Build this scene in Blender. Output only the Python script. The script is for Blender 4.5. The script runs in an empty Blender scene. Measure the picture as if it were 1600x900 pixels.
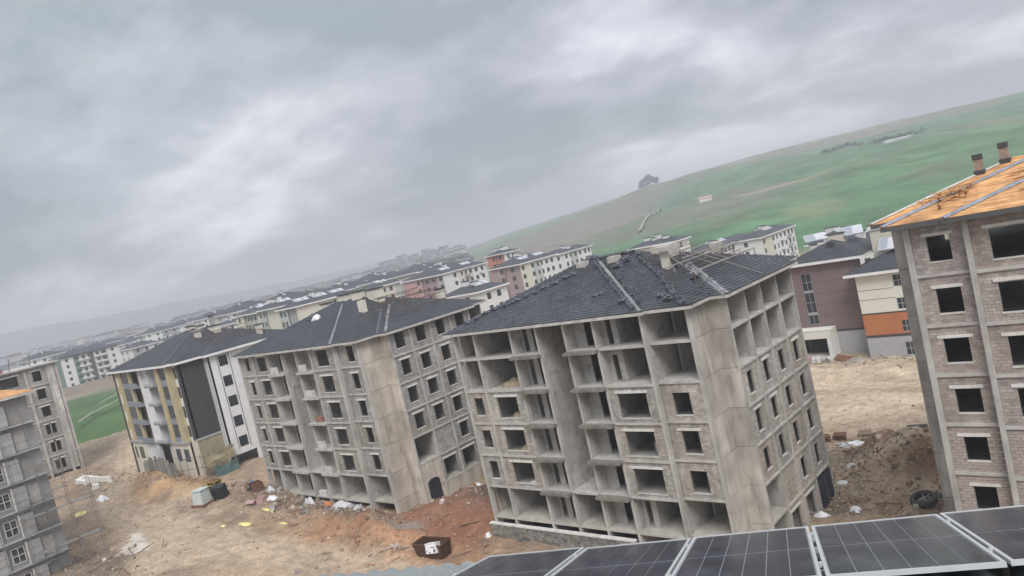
import bpy, math, random
import numpy as np
from mathutils import Matrix, Vector
random.seed(7)
NR = np.random.RandomState(11)
scene = bpy.context.scene
COL = scene.collection

# ------------------------------------------------------------------ camera
# world axes follow the street grid of the estate: X along the building row, Y away from it
CAM_YAW, CAM_PITCH, CAM_ROLL = 0.745, 0.0676, -0.2275
def cam_matrix():
    c, s = math.cos(-CAM_YAW), math.sin(-CAM_YAW)
    g = Matrix(((c, -s, 0), (s, c, 0), (0, 0, 1)))
    r0 = Matrix(((1, 0, 0), (0, 0, -1), (0, 1, 0)))
    cp, sp = math.cos(CAM_PITCH), math.sin(CAM_PITCH)
    rp = Matrix(((1, 0, 0), (0, cp, -sp), (0, sp, cp)))
    cr, sr = math.cos(CAM_ROLL), math.sin(CAM_ROLL)
    rr = Matrix(((cr, -sr, 0), (sr, cr, 0), (0, 0, 1)))
    m = rr @ rp @ r0 @ g                      # world -> camera (x right, y down, z forward)
    right, down, fwd = m[0], m[1], m[2]
    return Matrix(((right[0], -down[0], -fwd[0], 0), (right[1], -down[1], -fwd[1], 0),
                   (right[2], -down[2], -fwd[2], 26.0), (0, 0, 0, 1)))
cam = bpy.data.cameras.new('camera')
cam.sensor_width = 36; cam.lens = 1165.07 / 1600 * 36
cam.clip_start = 0.1; cam.clip_end = 40000
cam_ob = bpy.data.objects.new('camera', cam); COL.objects.link(cam_ob)
cam_ob.matrix_world = cam_matrix()
scene.camera = cam_ob

# ------------------------------------------------------------------ sky, sun, exposure
SUN_EL, SUN_AZ = math.radians(50), math.radians(-47)     # azimuth of the sun in the XY plane from +X
world = bpy.data.worlds.new('World'); scene.world = world; world.use_nodes = True
wt = world.node_tree; wt.nodes.clear()
def wn(t, **k):
    n = wt.nodes.new(t)
    for a, b in k.items(): setattr(n, a, b)
    return n
w_out = wn('ShaderNodeOutputWorld'); w_bg = wn('ShaderNodeBackground')
w_sky = wn('ShaderNodeTexSky', sky_type='NISHITA', sun_disc=False)
w_sky.sun_elevation = SUN_EL; w_sky.sun_rotation = math.pi / 2 - SUN_AZ
w_tc = wn('ShaderNodeTexCoord'); w_sep = wn('ShaderNodeSeparateXYZ')
wt.links.new(w_tc.outputs['Generated'], w_sep.inputs[0])
def wmath(op, a, b=None, clamp=False):
    n = wn('ShaderNodeMath', operation=op, use_clamp=clamp)
    for i, x in enumerate((a, b)):
        if x is None: continue
        if isinstance(x, (int, float)): n.inputs[i].default_value = x
        else: wt.links.new(x, n.inputs[i])
    return n.outputs[0]
zc = wmath('ADD', wmath('MAXIMUM', w_sep.outputs[2], 0.0), 0.36)
px = wmath('DIVIDE', w_sep.outputs[0], zc); py = wmath('DIVIDE', w_sep.outputs[1], zc)
w_cmb = wn('ShaderNodeCombineXYZ'); wt.links.new(px, w_cmb.inputs[0]); wt.links.new(py, w_cmb.inputs[1])
def wmap(rot, sc, loc):
    m = wn('ShaderNodeMapping'); m.inputs['Rotation'].default_value = (0, 0, math.radians(rot))
    m.inputs['Scale'].default_value = sc; m.inputs['Location'].default_value = loc
    wt.links.new(w_cmb.outputs[0], m.inputs[0]); return m.outputs[0]
def wnoise(vec, scale, detail, rough=.5, dist=0.):
    n = wn('ShaderNodeTexNoise'); n.inputs['Scale'].default_value = scale; n.inputs['Detail'].default_value = detail
    n.inputs['Roughness'].default_value = rough; n.inputs['Distortion'].default_value = dist
    wt.links.new(vec, n.inputs['Vector']); return n.outputs['Fac']
CL_LOC = (5.3, 0.35, 0)
w_rot = wn('ShaderNodeMapping'); w_rot.inputs['Rotation'].default_value = (0, 0, math.radians(-17)); wt.links.new(w_cmb.outputs[0], w_rot.inputs[0])
def cmap(sc, loc):
    m = wn('ShaderNodeMapping'); m.inputs['Scale'].default_value = sc; m.inputs['Location'].default_value = loc
    wt.links.new(w_rot.outputs[0], m.inputs[0]); return m.outputs[0]
n1 = wnoise(cmap((.6, 1.0, 1), CL_LOC), 0.95, 4, .42, .15)
n2 = wnoise(cmap((.85, 1.0, 1), (4.1, -2.2, 3)), 3.0, 10, .58, .15)
n3 = wnoise(wmap(0, (1, 1, 1), (7.1, 3.2, 9)), .45, 4, .5, 0)
cl = wmath('ADD', wmath('MULTIPLY', n1, .66), wmath('MULTIPLY', n2, .34))
ramp = wn('ShaderNodeValToRGB'); wt.links.new(cl, ramp.inputs[0])
e = ramp.color_ramp.elements
e[0].position = .425; e[0].color = (.205, .228, .245, 1)
e[1].position = .575; e[1].color = (.52, .525, .55, 1)
m_ = ramp.color_ramp.elements.new(.50); m_.color = (.315, .327, .352, 1)
tint = wn('ShaderNodeMixRGB', blend_type='MULTIPLY'); tint.inputs[0].default_value = 1.0
tr = wn('ShaderNodeValToRGB'); wt.links.new(n3, tr.inputs[0])
tr.color_ramp.elements[0].position = .4; tr.color_ramp.elements[0].color = (.97, 1.0, 1.0, 1)
tr.color_ramp.elements[1].position = .6; tr.color_ramp.elements[1].color = (1.0, .97, 1.015, 1)
wt.links.new(ramp.outputs[0], tint.inputs[1]); wt.links.new(tr.outputs[0], tint.inputs[2])
# an overcast deck is brighter overhead than at the horizon (CIE overcast law, softened)
grad = wmath('ADD', wmath('MULTIPLY', wmath('MAXIMUM', w_sep.outputs[2], 0.0), .75), .92)
gm = wn('ShaderNodeMixRGB', blend_type='MULTIPLY'); gm.inputs[0].default_value = 1.0
wt.links.new(tint.outputs[0], gm.inputs[1]); wt.links.new(grad, gm.inputs[2])
sk = wn('ShaderNodeMixRGB', blend_type='MULTIPLY'); sk.inputs[0].default_value = 1.0
wt.links.new(w_sky.outputs[0], sk.inputs[1]); sk.inputs[2].default_value = (.10, .10, .10, 1)
mx = wn('ShaderNodeMixRGB', blend_type='MIX'); mx.inputs[0].default_value = .94
wt.links.new(sk.outputs[0], mx.inputs[1]); wt.links.new(gm.outputs[0], mx.inputs[2])
wt.links.new(mx.outputs[0], w_bg.inputs[0]); w_bg.inputs[1].default_value = 1.0
wt.links.new(w_bg.outputs[0], w_out.inputs[0])
sun = bpy.data.lights.new('sun', 'SUN'); sun.energy = 1.5; sun.angle = math.radians(28); sun.color = (1, .975, .94)
sun_ob = bpy.data.objects.new('sun', sun); COL.objects.link(sun_ob)
sd = Vector((math.cos(SUN_EL) * math.cos(SUN_AZ), math.cos(SUN_EL) * math.sin(SUN_AZ), math.sin(SUN_EL)))
sun_ob.rotation_euler = sd.to_track_quat('Z', 'Y').to_euler(); sun_ob.location = (0, 0, 200)
vs = scene.view_settings
vs.view_transform = 'Standard'; vs.look = 'None'; vs.gamma = 1; vs.exposure = 0.8; vs.use_curve_mapping = False
scene.render.engine = 'CYCLES'
cy = scene.cycles
cy.use_denoising = True; cy.max_bounces = 6; cy.diffuse_bounces = 3; cy.glossy_bounces = 2; cy.volume_bounces = 0
cy.transparent_max_bounces = 6; cy.use_adaptive_sampling = True; cy.caustics_reflective = False; cy.caustics_refractive = False

# ------------------------------------------------------------------ materials
MATS = {}
def mat(name, col, rough=.85, spec=.3, var=.12, scale=2.0, detail=5, stain=None, stain_amt=.0, bump=0., bscale=12., metal=0., attr=None,
        vstreak=0., alpha=1.0, rand=0.):
    """one procedural surface: base colour broken up by two noises, optional streaky stains, bump and a per-piece colour attribute"""
    if name in MATS: return MATS[name]
    m = bpy.data.materials.new(name); m.use_nodes = True
    nt = m.node_tree; b = nt.nodes['Principled BSDF']
    L = nt.links.new
    def N(t, **k):
        n = nt.nodes.new(t)
        for a, v in k.items(): setattr(n, a, v)
        return n
    tc = N('ShaderNodeTexCoord')
    def noise(sc, dt, vec=None, rough=.55):
        n = N('ShaderNodeTexNoise'); n.inputs['Scale'].default_value = sc; n.inputs['Detail'].default_value = dt
        n.inputs['Roughness'].default_value = rough
        L(vec or tc.outputs['Object'], n.inputs['Vector']); return n.outputs['Fac']
    base = N('ShaderNodeRGB'); base.outputs[0].default_value = (*col, 1); cur = base.outputs[0]
    if attr:
        a = N('ShaderNodeAttribute'); a.attribute_name = attr
        mm = N('ShaderNodeMixRGB', blend_type='MULTIPLY'); mm.inputs[0].default_value = 1
        L(cur, mm.inputs[1]); L(a.outputs['Color'], mm.inputs[2]); cur = mm.outputs[0]
    if var:
        rp = N('ShaderNodeMapRange'); rp.inputs['From Min'].default_value = .3; rp.inputs['From Max'].default_value = .7
        rp.inputs['To Min'].default_value = 1 - var; rp.inputs['To Max'].default_value = 1 + var
        L(noise(scale, detail), rp.inputs[0])
        mm = N('ShaderNodeMixRGB', blend_type='MULTIPLY'); mm.inputs[0].default_value = 1
        L(cur, mm.inputs[1]); L(rp.outputs[0], mm.inputs[2]); cur = mm.outputs[0]
        rp2 = N('ShaderNodeMapRange'); rp2.inputs['From Min'].default_value = .35; rp2.inputs['From Max'].default_value = .65
        rp2.inputs['To Min'].default_value = 1 - var * .6; rp2.inputs['To Max'].default_value = 1 + var * .6
        L(noise(scale * .23, 3), rp2.inputs[0])
        mm = N('ShaderNodeMixRGB', blend_type='MULTIPLY'); mm.inputs[0].default_value = 1
        L(cur, mm.inputs[1]); L(rp2.outputs[0], mm.inputs[2]); cur = mm.outputs[0]
    if stain:
        mp = N('ShaderNodeMapping'); mp.inputs['Scale'].default_value = (1, 1, .22 if vstreak else 1.0); L(tc.outputs['Object'], mp.inputs[0])
        rp = N('ShaderNodeMapRange'); rp.inputs['From Min'].default_value = .52; rp.inputs['From Max'].default_value = .70
        rp.inputs['To Max'].default_value = stain_amt
        L(noise(1.1, 6, mp.outputs[0], .65), rp.inputs[0])
        mm = N('ShaderNodeMixRGB'); L(rp.outputs[0], mm.inputs[0]); L(cur, mm.inputs[1]); mm.inputs[2].default_value = (*stain, 1)
        cur = mm.outputs[0]
    if vstreak:                                        # thin run-off streaks
        mp = N('ShaderNodeMapping'); mp.inputs['Scale'].default_value = (1.5, 1.5, .3); L(tc.outputs['Object'], mp.inputs[0])
        rp = N('ShaderNodeMapRange'); rp.inputs['From Min'].default_value = .36; rp.inputs['From Max'].default_value = .66
        rp.inputs['To Min'].default_value = 1.07; rp.inputs['To Max'].default_value = .84
        L(noise(1.0, 5, mp.outputs[0], .6), rp.inputs[0])
        mm = N('ShaderNodeMixRGB', blend_type='MULTIPLY'); mm.inputs[0].default_value = 1
        L(cur, mm.inputs[1]); L(rp.outputs[0], mm.inputs[2]); cur = mm.outputs[0]
    if rand:
        oi = N('ShaderNodeObjectInfo'); rp = N('ShaderNodeMapRange'); rp.inputs['To Min'].default_value = 1 - rand; rp.inputs['To Max'].default_value = 1 + rand
        L(oi.outputs['Random'], rp.inputs[0]); mm = N('ShaderNodeMixRGB', blend_type='MULTIPLY'); mm.inputs[0].default_value = 1
        L(cur, mm.inputs[1]); L(rp.outputs[0], mm.inputs[2]); cur = mm.outputs[0]
    L(cur, b.inputs['Base Color'])
    b.inputs['Roughness'].default_value = rough; b.inputs['Specular IOR Level'].default_value = spec; b.inputs['Metallic'].default_value = metal
    if alpha < 1: b.inputs['Alpha'].default_value = alpha
    if bump:
        bp = N('ShaderNodeBump'); bp.inputs['Strength'].default_value = bump; bp.inputs['Distance'].default_value = .05
        L(noise(bscale, 6), bp.inputs['Height']); L(bp.outputs[0], b.inputs['Normal'])
    MATS[name] = m
    return m
mat('concrete', (.43, .415, .385), .9, .25, .2, .9, 7, (.17, .155, .135), .8, .25, 9, vstreak=1)
mat('concrete_pale', (.47, .455, .425), .9, .25, .14, 1.0, 7, (.26, .235, .20), .5, .2, 9, vstreak=1)
mat('concrete_warm', (.50, .455, .395), .9, .25, .2, .5, 8, (.27, .235, .195), .75, .2, 7, vstreak=1, rand=.14)
mat('concrete_shear', (.49, .46, .415), .9, .25, .24, .5, 8, (.24, .21, .18), .85, .25, 7, vstreak=1, rand=.12)
mat('inner_concrete', (.42, .41, .385), .95, .2, .16, .8, 6, (.16, .15, .135), .6, .2, 8)
mat('slab', (.48, .465, .435), .9, .25, .14, 1.5, 6, (.27, .25, .22), .5, .2, 10)
mat('slab_floor', (.46, .44, .39), .95, .2, .16, 1.2, 6, (.28, .25, .205), .6, .3, 6)
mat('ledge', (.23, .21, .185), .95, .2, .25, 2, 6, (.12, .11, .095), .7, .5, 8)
mat('block', (.45, .425, .385), .95, .2, .13, 3, 5, (.22, .195, .17), .55, .3, 30, attr='tone', vstreak=1)
mat('block_grey', (.37, .36, .335), .95, .2, .13, 3, 5, (.20, .185, .165), .5, .3, 30, attr='tone', vstreak=1)
mat('block_cold', (.42, .368, .338), .95, .2, .12, 3, 5, (.22, .205, .19), .45, .3, 30, attr='tone', vstreak=1)
mat('mortar', (.29, .27, .245), .95, .2, .15, 4, 4, None, 0, .3, 20)
mat('mortar_grey', (.23, .22, .205), .95, .2, .15, 4, 4, None, 0, .3, 20)
mat('lintel', (.68, .665, .63), .85, .3, .10, 3, 5, (.42, .39, .34), .5)
mat('sill', (.56, .545, .51), .85, .3, .14, 3, 5, (.36, .33, .29), .6)
mat('tile', (.062, .069, .081), .45, .5, .3, .6, 7, (.095, .1, .108), .55, 0, attr='tone')
mat('tile_rows', (.054, .060, .071), .55, .4, .18, 1.2, 5, (.075, .08, .088), .6)
mat('tile_under', (.035, .038, .045), .8, .3, .1)
mat('ridge_tile', (.075, .083, .096), .5, .45, .3, 4, 4)
mat('hip_mortar', (.215, .22, .225), .8, .3, .35, 5, 5, (.10, .105, .115), .8)
mat('fascia', (.50, .485, .45), .8, .3, .15, 2, 5, (.30, .28, .25), .6)
mat('fascia_white', (.78, .78, .77), .6, .4, .06, 1)
mat('fascia_dark', (.10, .10, .10), .7, .3, .15, 2)
mat('chimney', (.47, .445, .40), .9, .25, .14, 2, 5, (.28, .255, .22), .5)
mat('chimney_brick', (.30, .225, .19), .9, .2, .2, 6, 5, (.2, .15, .13), .5)
mat('chimney_cream', (.66, .62, .52), .85, .3, .08, 2)
mat('cap_dark', (.06, .06, .063), .6, .4, .1)
mat('timber', (.56, .31, .14), .8, .25, .22, 1.6, 6, (.40, .19, .075), .6, .15, 20, attr='tone')
mat('timber_deck', (.44, .24, .105), .85, .25, .2, 1.6, 6)
mat('timber_old', (.27, .195, .13), .9, .2, .3, 5, 5, attr='tone')
mat('valley_metal', (.30, .335, .38), .45, .5, .2, 3, 5, (.15, .16, .18), .5, metal=.5)
mat('steel_rust', (.17, .115, .095), .7, .4, .25, 8, 5, metal=.3)
mat('steel_pale', (.38, .345, .31), .6, .4, .25, 8, 5, metal=.3)
mat('steel_grey', (.20, .20, .195), .6, .4, .25, 6, 5, metal=.3)
mat('white_paint', (.72, .72, .715), .75, .3, .06, 1.2, 4, (.60, .60, .59), .4)
mat('white_grey', (.60, .605, .61), .75, .3, .05, 1.2)
mat('yellow_paint', (.50, .43, .27), .8, .3, .08, 1.5, 4, (.36, .30, .17), .5)
mat('sand_paint', (.50, .39, .26), .8, .3, .08, 1.5)
mat('bluegrey_panel', (.255, .28, .32), .6, .4, .06, 1)
mat('dark_clad', (.060, .058, .060), .75, .3, .12, 3)
mat('pane', (.035, .042, .050), .12, .6, .15, .8)
mat('pane_grey', (.085, .098, .11), .15, .6, .25, .6)
mat('doorway_shade', (.05, .05, .05), .95, .1, .2)
mat('frame_white', (.72, .72, .72), .5, .4, .04)
mat('purple_clad', (.205, .150, .150), .8, .3, .06, .8, 5)
mat('seam', (.115, .085, .085), .8, .3, .05)
mat('cream_clad', (.70, .685, .615), .8, .3, .03, .6)
mat('orange_clad', (.46, .185, .085), .8, .3, .07, .8)
mat('band_dark', (.085, .078, .075), .8, .3, .08)
mat('render_grey', (.40, .405, .415), .85, .3, .07, .7, 5, (.52, .52, .52), .5)
mat('cream_wall', (.62, .59, .50), .85, .3, .05, .7)
mat('mint_wall', (.44, .47, .42), .85, .3, .05, .7)
mat('green_wall', (.16, .24, .185), .85, .3, .06, .7)
mat('white_wall', (.68, .68, .655), .85, .3, .04, .7)
mat('pink_wall', (.52, .325, .315), .85, .3, .05, .7)
mat('mauve_wall', (.36, .27, .265), .85, .3, .05, .7)
mat('coral_wall', (.50, .235, .165), .85, .3, .05, .7)
mat('grey_wall', (.36, .36, .355), .85, .3, .05, .7)
mat('far_window', (.045, .05, .06), .3, .5, .1)
mat('panel_white', (.50, .52, .54), .5, .5, .05, 1)
mat('collector', (.30, .33, .37), .45, .5, .1, 1)
mat('far_roof', (.050, .055, .066), .6, .4, .15, .4)
mat('far_city', (.33, .33, .33), .9, .2, .2, .02, attr='tone')
mat('plaster_grey', (.30, .302, .30), .9, .25, .13, .8, 6, (.22, .222, .222), .55, .15, 9)
mat('plaster_panel', (.42, .422, .415), .9, .25, .1, .8, 6, (.30, .30, .30), .45, .15, 9)
mat('brick_red', (.30, .165, .12), .9, .2, .2, 5, 4, attr='tone')
mat('stone_wall', (.255, .24, .215), .95, .2, .25, 3, 6, None, 0, .5, 12, attr='tone')
mat('tarp_white', (.74, .75, .77), .6, .35, .08, 3)
mat('tarp_yellow', (.72, .66, .27), .7, .3, .12, 4)
mat('tarp_blue', (.055, .17, .29), .6, .35, .2, 4)
mat('tarp_orange', (.52, .22, .09), .7, .3, .2, 4)
mat('plastic_grey', (.55, .55, .56), .5, .4, .15, 4)
mat('box_mint', (.52, .57, .55), .7, .3, .08, 3, 4, (.40, .42, .40), .4)
mat('crate_yellow', (.40, .335, .06), .6, .35, .15, 5)
mat('crate_dark', (.030, .033, .040), .5, .4, .2, 5)
mat('rust_plate', (.085, .045, .032), .75, .3, .25, 3, 5)
mat('rust_brown', (.17, .085, .055), .8, .3, .25, 3, 5)
mat('carton_pink', (.43, .29, .27), .85, .25, .15, 4)
mat('rubber', (.075, .07, .065), .8, .3, .2, 5)
mat('net_yellow', (.35, .305, .20), .85, .2, .2, 3, 5, (.16, .17, .16), .6)
mat('net_green', (.10, .165, .16), .85, .2, .25, 2, 5)
mat('hoarding', (.25, .245, .225), .9, .2, .2, 3, 5, (.15, .145, .13), .6, attr='tone')
mat('sand_heap', (.34, .275, .20), .98, .1, .15, 6, 6, None, 0, .5, 12)
mat('rubble', (.30, .27, .235), .95, .2, .3, 2, 5, attr='tone')
mat('litter', (.40, .385, .36), .85, .3, .2, 3, 4, attr='tone')
mat('door_blue_arch_shade', (.020, .026, .040), .5, .4, .1)
mat('solar_cell', (.034, .036, .050), .16, .5, .4, 2.2, 8, (.085, .087, .095), .6, vstreak=1)
mat('solar_back', (.33, .34, .36), .5, .4, .05)
mat('alu', (.58, .60, .60), .42, .5, .06, 3, metal=.35)
mat('roof_green', (.20, .222, .222), .5, .45, .15, 2, 5, (.13, .15, .15), .4)
mat('gutter', (.15, .17, .18), .5, .45, .1)
mat('bark', (.06, .05, .04), .9, .2, .2)
mat('leaf', (.035, .055, .035), .8, .2, .3, .5)
mat('track', (.33, .31, .25), .98, .1, .12, .2)

# ------------------------------------------------------------------ mesh helpers
class MB:
    """collects boxes, bars and polygons and links them as ONE mesh object"""
    def __init__(s): s.v = []; s.f = []; s.t = []
    def add(s, vs, fs, tone=None):
        k = len(s.v); s.v.extend(vs); s.f.extend([tuple(i + k for i in f) for f in fs])
        if tone is not None: s.t.extend([tone] * len(fs))
        return s
    def box(s, x0, x1, y0, y1, z0, z1, tone=None):
        return s.add([(x0, y0, z0), (x1, y0, z0), (x1, y1, z0), (x0, y1, z0), (x0, y0, z1), (x1, y0, z1), (x1, y1, z1), (x0, y1, z1)],
                     [(0, 3, 2, 1), (4, 5, 6, 7), (0, 1, 5, 4), (1, 2, 6, 5), (2, 3, 7, 6), (3, 0, 4, 7)], tone)
    def fbox(s, F, a0, a1, z0, z1, d0, d1, tone=None):
        """box on a facade frame: a along the facade, d outwards"""
        p = [F(a, d, z) for z in (z0, z1) for (a, d) in ((a0, d1), (a1, d1), (a1, d0), (a0, d0))]
        return s.add(p, [(0, 3, 2, 1), (4, 5, 6, 7), (0, 1, 5, 4), (1, 2, 6, 5), (2, 3, 7, 6), (3, 0, 4, 7)], tone)
    def holed(s, F, a0, a1, z0, z1, d0, d1, holes):
        """wall with rectangular openings (a0,a1,z0,z1), cut into boxes that do not overlap"""
        xs = sorted({a0, a1, *[min(max(h[i], a0), a1) for h in holes for i in (0, 1)]})
        for i in range(len(xs) - 1):
            m = (xs[i] + xs[i + 1]) / 2
            hs = sorted([(h[2], h[3]) for h in holes if h[0] < m < h[1]])
            z = z0
            for (p, q) in hs:
                if p > z + 1e-4: s.fbox(F, xs[i], xs[i + 1], z, p, d0, d1)
                z = max(z, q)
            if z < z1 - 1e-4: s.fbox(F, xs[i], xs[i + 1], z, z1, d0, d1)
        return s
    def bar(s, p, q, w, h=None, tone=None):
        p, q = Vector(p), Vector(q); h = h or w
        d = (q - p).normalized(); up = Vector((0, 0, 1)) if abs(d.z) < .95 else Vector((1, 0, 0))
        a = d.cross(up).normalized() * w / 2; b = a.cross(d).normalized() * h / 2
        vs = [tuple(c + i * a + j * b) for c in (p, q) for (i, j) in ((-1, -1), (1, -1), (1, 1), (-1, 1))]
        return s.add(vs, [(3, 2, 1, 0), (4, 5, 6, 7), (0, 1, 5, 4), (1, 2, 6, 5), (2, 3, 7, 6), (3, 0, 4, 7)], tone)
    def tube(s, p, q, r, n=8, r2=None, cap=True):
        p, q = Vector(p), Vector(q); r2 = r if r2 is None else r2
        d = (q - p).normalized(); up = Vector((0, 0, 1)) if abs(d.z) < .95 else Vector((1, 0, 0))
        a = d.cross(up).normalized(); b = a.cross(d).normalized()
        vs = [tuple(c + rr * (math.cos(t) * a + math.sin(t) * b)) for c, rr in ((p, r), (q, r2)) for t in [2 * math.pi * k / n for k in range(n)]]
        fs = [(k, (k + 1) % n, n + (k + 1) % n, n + k) for k in range(n)]
        if cap: fs += [tuple(range(n))[::-1], tuple(range(n, 2 * n))]
        return s.add(vs, fs)
    def build(s, name, m, parent=None, loc=None, smooth=False, kind=None):
        me = bpy.data.meshes.new(name); me.from_pydata(s.v, [], s.f)
        if s.t: set_tone(me, s.t)
        return link(name, me, m, parent, loc, smooth, kind)
def set_tone(me, tones):
    """per-face colour of single pieces"""
    at = me.attributes.new('tone', 'FLOAT_COLOR', 'FACE')
    arr = np.ones((len(me.polygons), 4), np.float32)
    t = np.array([(c, c, c) if np.isscalar(c) else c for c in tones], np.float32)
    arr[:len(t), :3] = t; at.data.foreach_set('color', arr.ravel())
def link(name, me, m, parent=None, loc=None, smooth=False, kind=None):
    o = bpy.data.objects.new(name, me); COL.objects.link(o)
    if m is not None and not me.materials: me.materials.append(MATS[m])
    if 'tone' not in me.attributes and m in TONED: set_tone(me, [1.0] * len(me.polygons))
    if parent: o.parent = parent
    if loc is not None: o.location = loc
    if smooth: me.polygons.foreach_set('use_smooth', [True] * len(me.polygons))
    if kind: o['kind'] = kind
    return o
TONED = {'block', 'block_grey', 'block_cold', 'tile', 'timber', 'timber_old', 'far_city', 'brick_red', 'stone_wall', 'rubble', 'litter', 'hoarding'}
def np_mesh(name, V, Q, tone=None):
    """fast mesh from numpy vertices (n,3) and equal-sided faces (m,k)"""
    me = bpy.data.meshes.new(name); V = np.asarray(V, np.float32); Q = np.asarray(Q, np.int32)
    k = Q.shape[1]
    me.vertices.add(len(V)); me.vertices.foreach_set('co', V.ravel())
    me.loops.add(Q.size); me.loops.foreach_set('vertex_index', Q.ravel())
    me.polygons.add(len(Q)); me.polygons.foreach_set('loop_start', np.arange(0, Q.size, k, dtype=np.int32))
    me.polygons.foreach_set('loop_total', np.full(len(Q), k, np.int32))
    me.update(calc_edges=True); me.validate()
    if tone is not None: set_tone(me, list(tone))
    return me
def thing(name, label, cat, loc=(0, 0, 0), rz=0., group=None):
    o = bpy.data.objects.new(name, None); COL.objects.link(o); o.location = loc; o.rotation_euler = (0, 0, rz); o.empty_display_size = .3
    o['label'] = label; o['category'] = cat
    if group: o['group'] = group
    return o
def tag(o, label, cat, group=None):
    o['label'] = label; o['category'] = cat
    if group: o['group'] = group
    return o
def struct(o): o['kind'] = 'structure'; return o
def face(ox, oy, ax, ay, nx, ny):
    return lambda a, d, z: (ox + a * ax + d * nx, oy + a * ay + d * ny, z)
def vnoise(x, y, seed=0):
    """2-D value noise on arrays, range 0..1"""
    xi = np.floor(x).astype(np.int64); yi = np.floor(y).astype(np.int64); fx = x - xi; fy = y - yi
    def h(a, b):
        n = (a * 374761393 + b * 668265263 + seed * 974711) & 0x7fffffff
        n = ((n ^ (n >> 13)) * 1274126177) & 0x7fffffff
        return ((n ^ (n >> 16)) & 0xffff) / 65535.0
    sx = fx * fx * (3 - 2 * fx); sy = fy * fy * (3 - 2 * fy)
    return (h(xi, yi) * (1 - sx) + h(xi + 1, yi) * sx) * (1 - sy) + (h(xi, yi + 1) * (1 - sx) + h(xi + 1, yi + 1) * sx) * sy
def fbm(x, y, seed=0, oct=5, gain=.5):
    a, s, t = 1.0, 0.0, 0.0
    for k in range(oct):
        s = s + a * vnoise(x * 2 ** k, y * 2 ** k, seed + k * 17); t += a; a *= gain
    return s / t
# ------------------------------------------------------------------ ground
GROUND_PTS = [(-144, 40, 4), (-160, 60, 4.5), (-133, 45, 1.4), (-112, 44, 1.9), (-90, 44, 1.5), (-75, 44, .5), (-64, 46, -.3), (-51, 44, -1),
              (-42, 43, -.9), (-25, 55, -2), (-25, 66, -2), (-12, 47, -1.5), (-30, 103, -1.5), (-96, 23, 1.0), (-60, 30, -.5), (-100, 35, 1.2),
              (-20, 30, -1), (0, 60, -1.5), (-40, 101, -1), (10, 20, -1), (-372, 105, 4), (-300, 115, 4), (-238, 74, 3), (-217, 112, 5),
              (-190, 140, 5), (-205, 180, 3), (-180, 200, 1), (-166, 227, 1), (-127, 195, -3), (-105, 240, -7), (-40, 128, -2.5), (60, 150, -4),
              (-500, 200, 2), (-300, 400, -4), (-100, 450, -7), (120, 400, -5), (-200, -60, 3), (0, -200, 0), (200, 0, -2)]
def gz(u, v):
    w = s = 0.
    for a, b, z in GROUND_PTS:
        k = 1 / ((u - a) ** 2 + (v - b) ** 2 + 30) ** 1.5; w = w + k; s = s + k * z
    return s / w
SITE = (-178., 30., 4., 122.)
MOUNDS = [  # x, y, half-length, half-width, turn in degrees, height
    (-58.5, 47.0, 6.5, 3.0, 20, 1.9), (-64.5, 41.8, 6.5, 2.0, -25, 1.5), (-56.5, 50.5, 3.0, 4.5, 0, 1.7), (-70.5, 41.3, 7, 1.5, -8, 1.1), (-59, 42, 4, 1.3, 5, .9),
    (-110, 40.5, 9, 2.6, 4, 1.6), (-121.5, 42.6, 7, 2.2, 10, 1.5), (-99, 44, 8, 1.5, -5, .8), (-80, 42.5, 9, 1.4, -10, .6),
    (-23.4, 71, 2.6, 2.2, 0, 2.3), (-19.8, 66.2, 5.0, 4.0, 30, 4.2), (-16.5, 70.5, 3, 5, 0, 1.8), (-27.5, 69.5, 3.5, 2.2, 0, .9),
    (-88.5, 26.0, 6, 1.8, 30, .7), (-95, 31.5, 5, 1.6, 15, .5), (-132.5, 37.5, 6, 2.2, 20, .9), (-150, 55, 16, 7, 12, 2.2), (-140, 66, 20, 6, 0, 2.0),
    (-36, 96, 9, 1.6, 5, .5), (-29, 84, 8, 1.2, -4, .35)]
def mounds(u, v):
    h = 0.
    for x, y, a, b, t, z in MOUNDS:
        c, s = math.cos(math.radians(t)), math.sin(math.radians(t)); dx, dy = u - x, v - y
        q = ((dx * c + dy * s) / a) ** 2 + ((-dx * s + dy * c) / b) ** 2
        h = h + z * np.exp(-q * 1.4)
    return h
def site_z(u, v):
    h = gz(u, v) + mounds(u, v) * (.75 + .5 * fbm(u * .9, v * .9, 5, 4))
    h = h + (fbm(u * .22, v * .22, 1, 5) - .5) * 1.0 + (fbm(u * 1.1, v * 1.1, 9, 4) - .5) * .34 * np.clip(.25 + path_dist(u, v)[0] / 5, 0, 1)
    d, _ = path_dist(u, v)
    h = h - .16 * (np.clip(1 - np.abs(d - .95) / .35, 0, 1) + .7 * np.clip(1 - np.abs(d - 2.1) / .3, 0, 1)) + .10 * np.clip(1 - np.abs(d - 3.3) / .6, 0, 1)
    ed = np.minimum(np.minimum(u - SITE[0], SITE[1] - u), np.minimum(v - SITE[2], SITE[3] - v))
    return h - np.clip(1 - ed / 4., 0, 1) * 1.2
def zs(u, v): return float(site_z(np.array([float(u)]), np.array([float(v)]))[0])
def blob(u, v, x, y, a, b, t=0., soft=.35, seed=3, f=.35):
    c, s = math.cos(math.radians(t)), math.sin(math.radians(t)); dx, dy = u - x, v - y
    q = np.sqrt(((dx * c + dy * s) / a) ** 2 + ((-dx * s + dy * c) / b) ** 2) + (fbm(u * f, v * f, seed, 5) - .5) * 1.1
    return np.clip((1 + soft - q) / (2 * soft), 0, 1)
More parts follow.
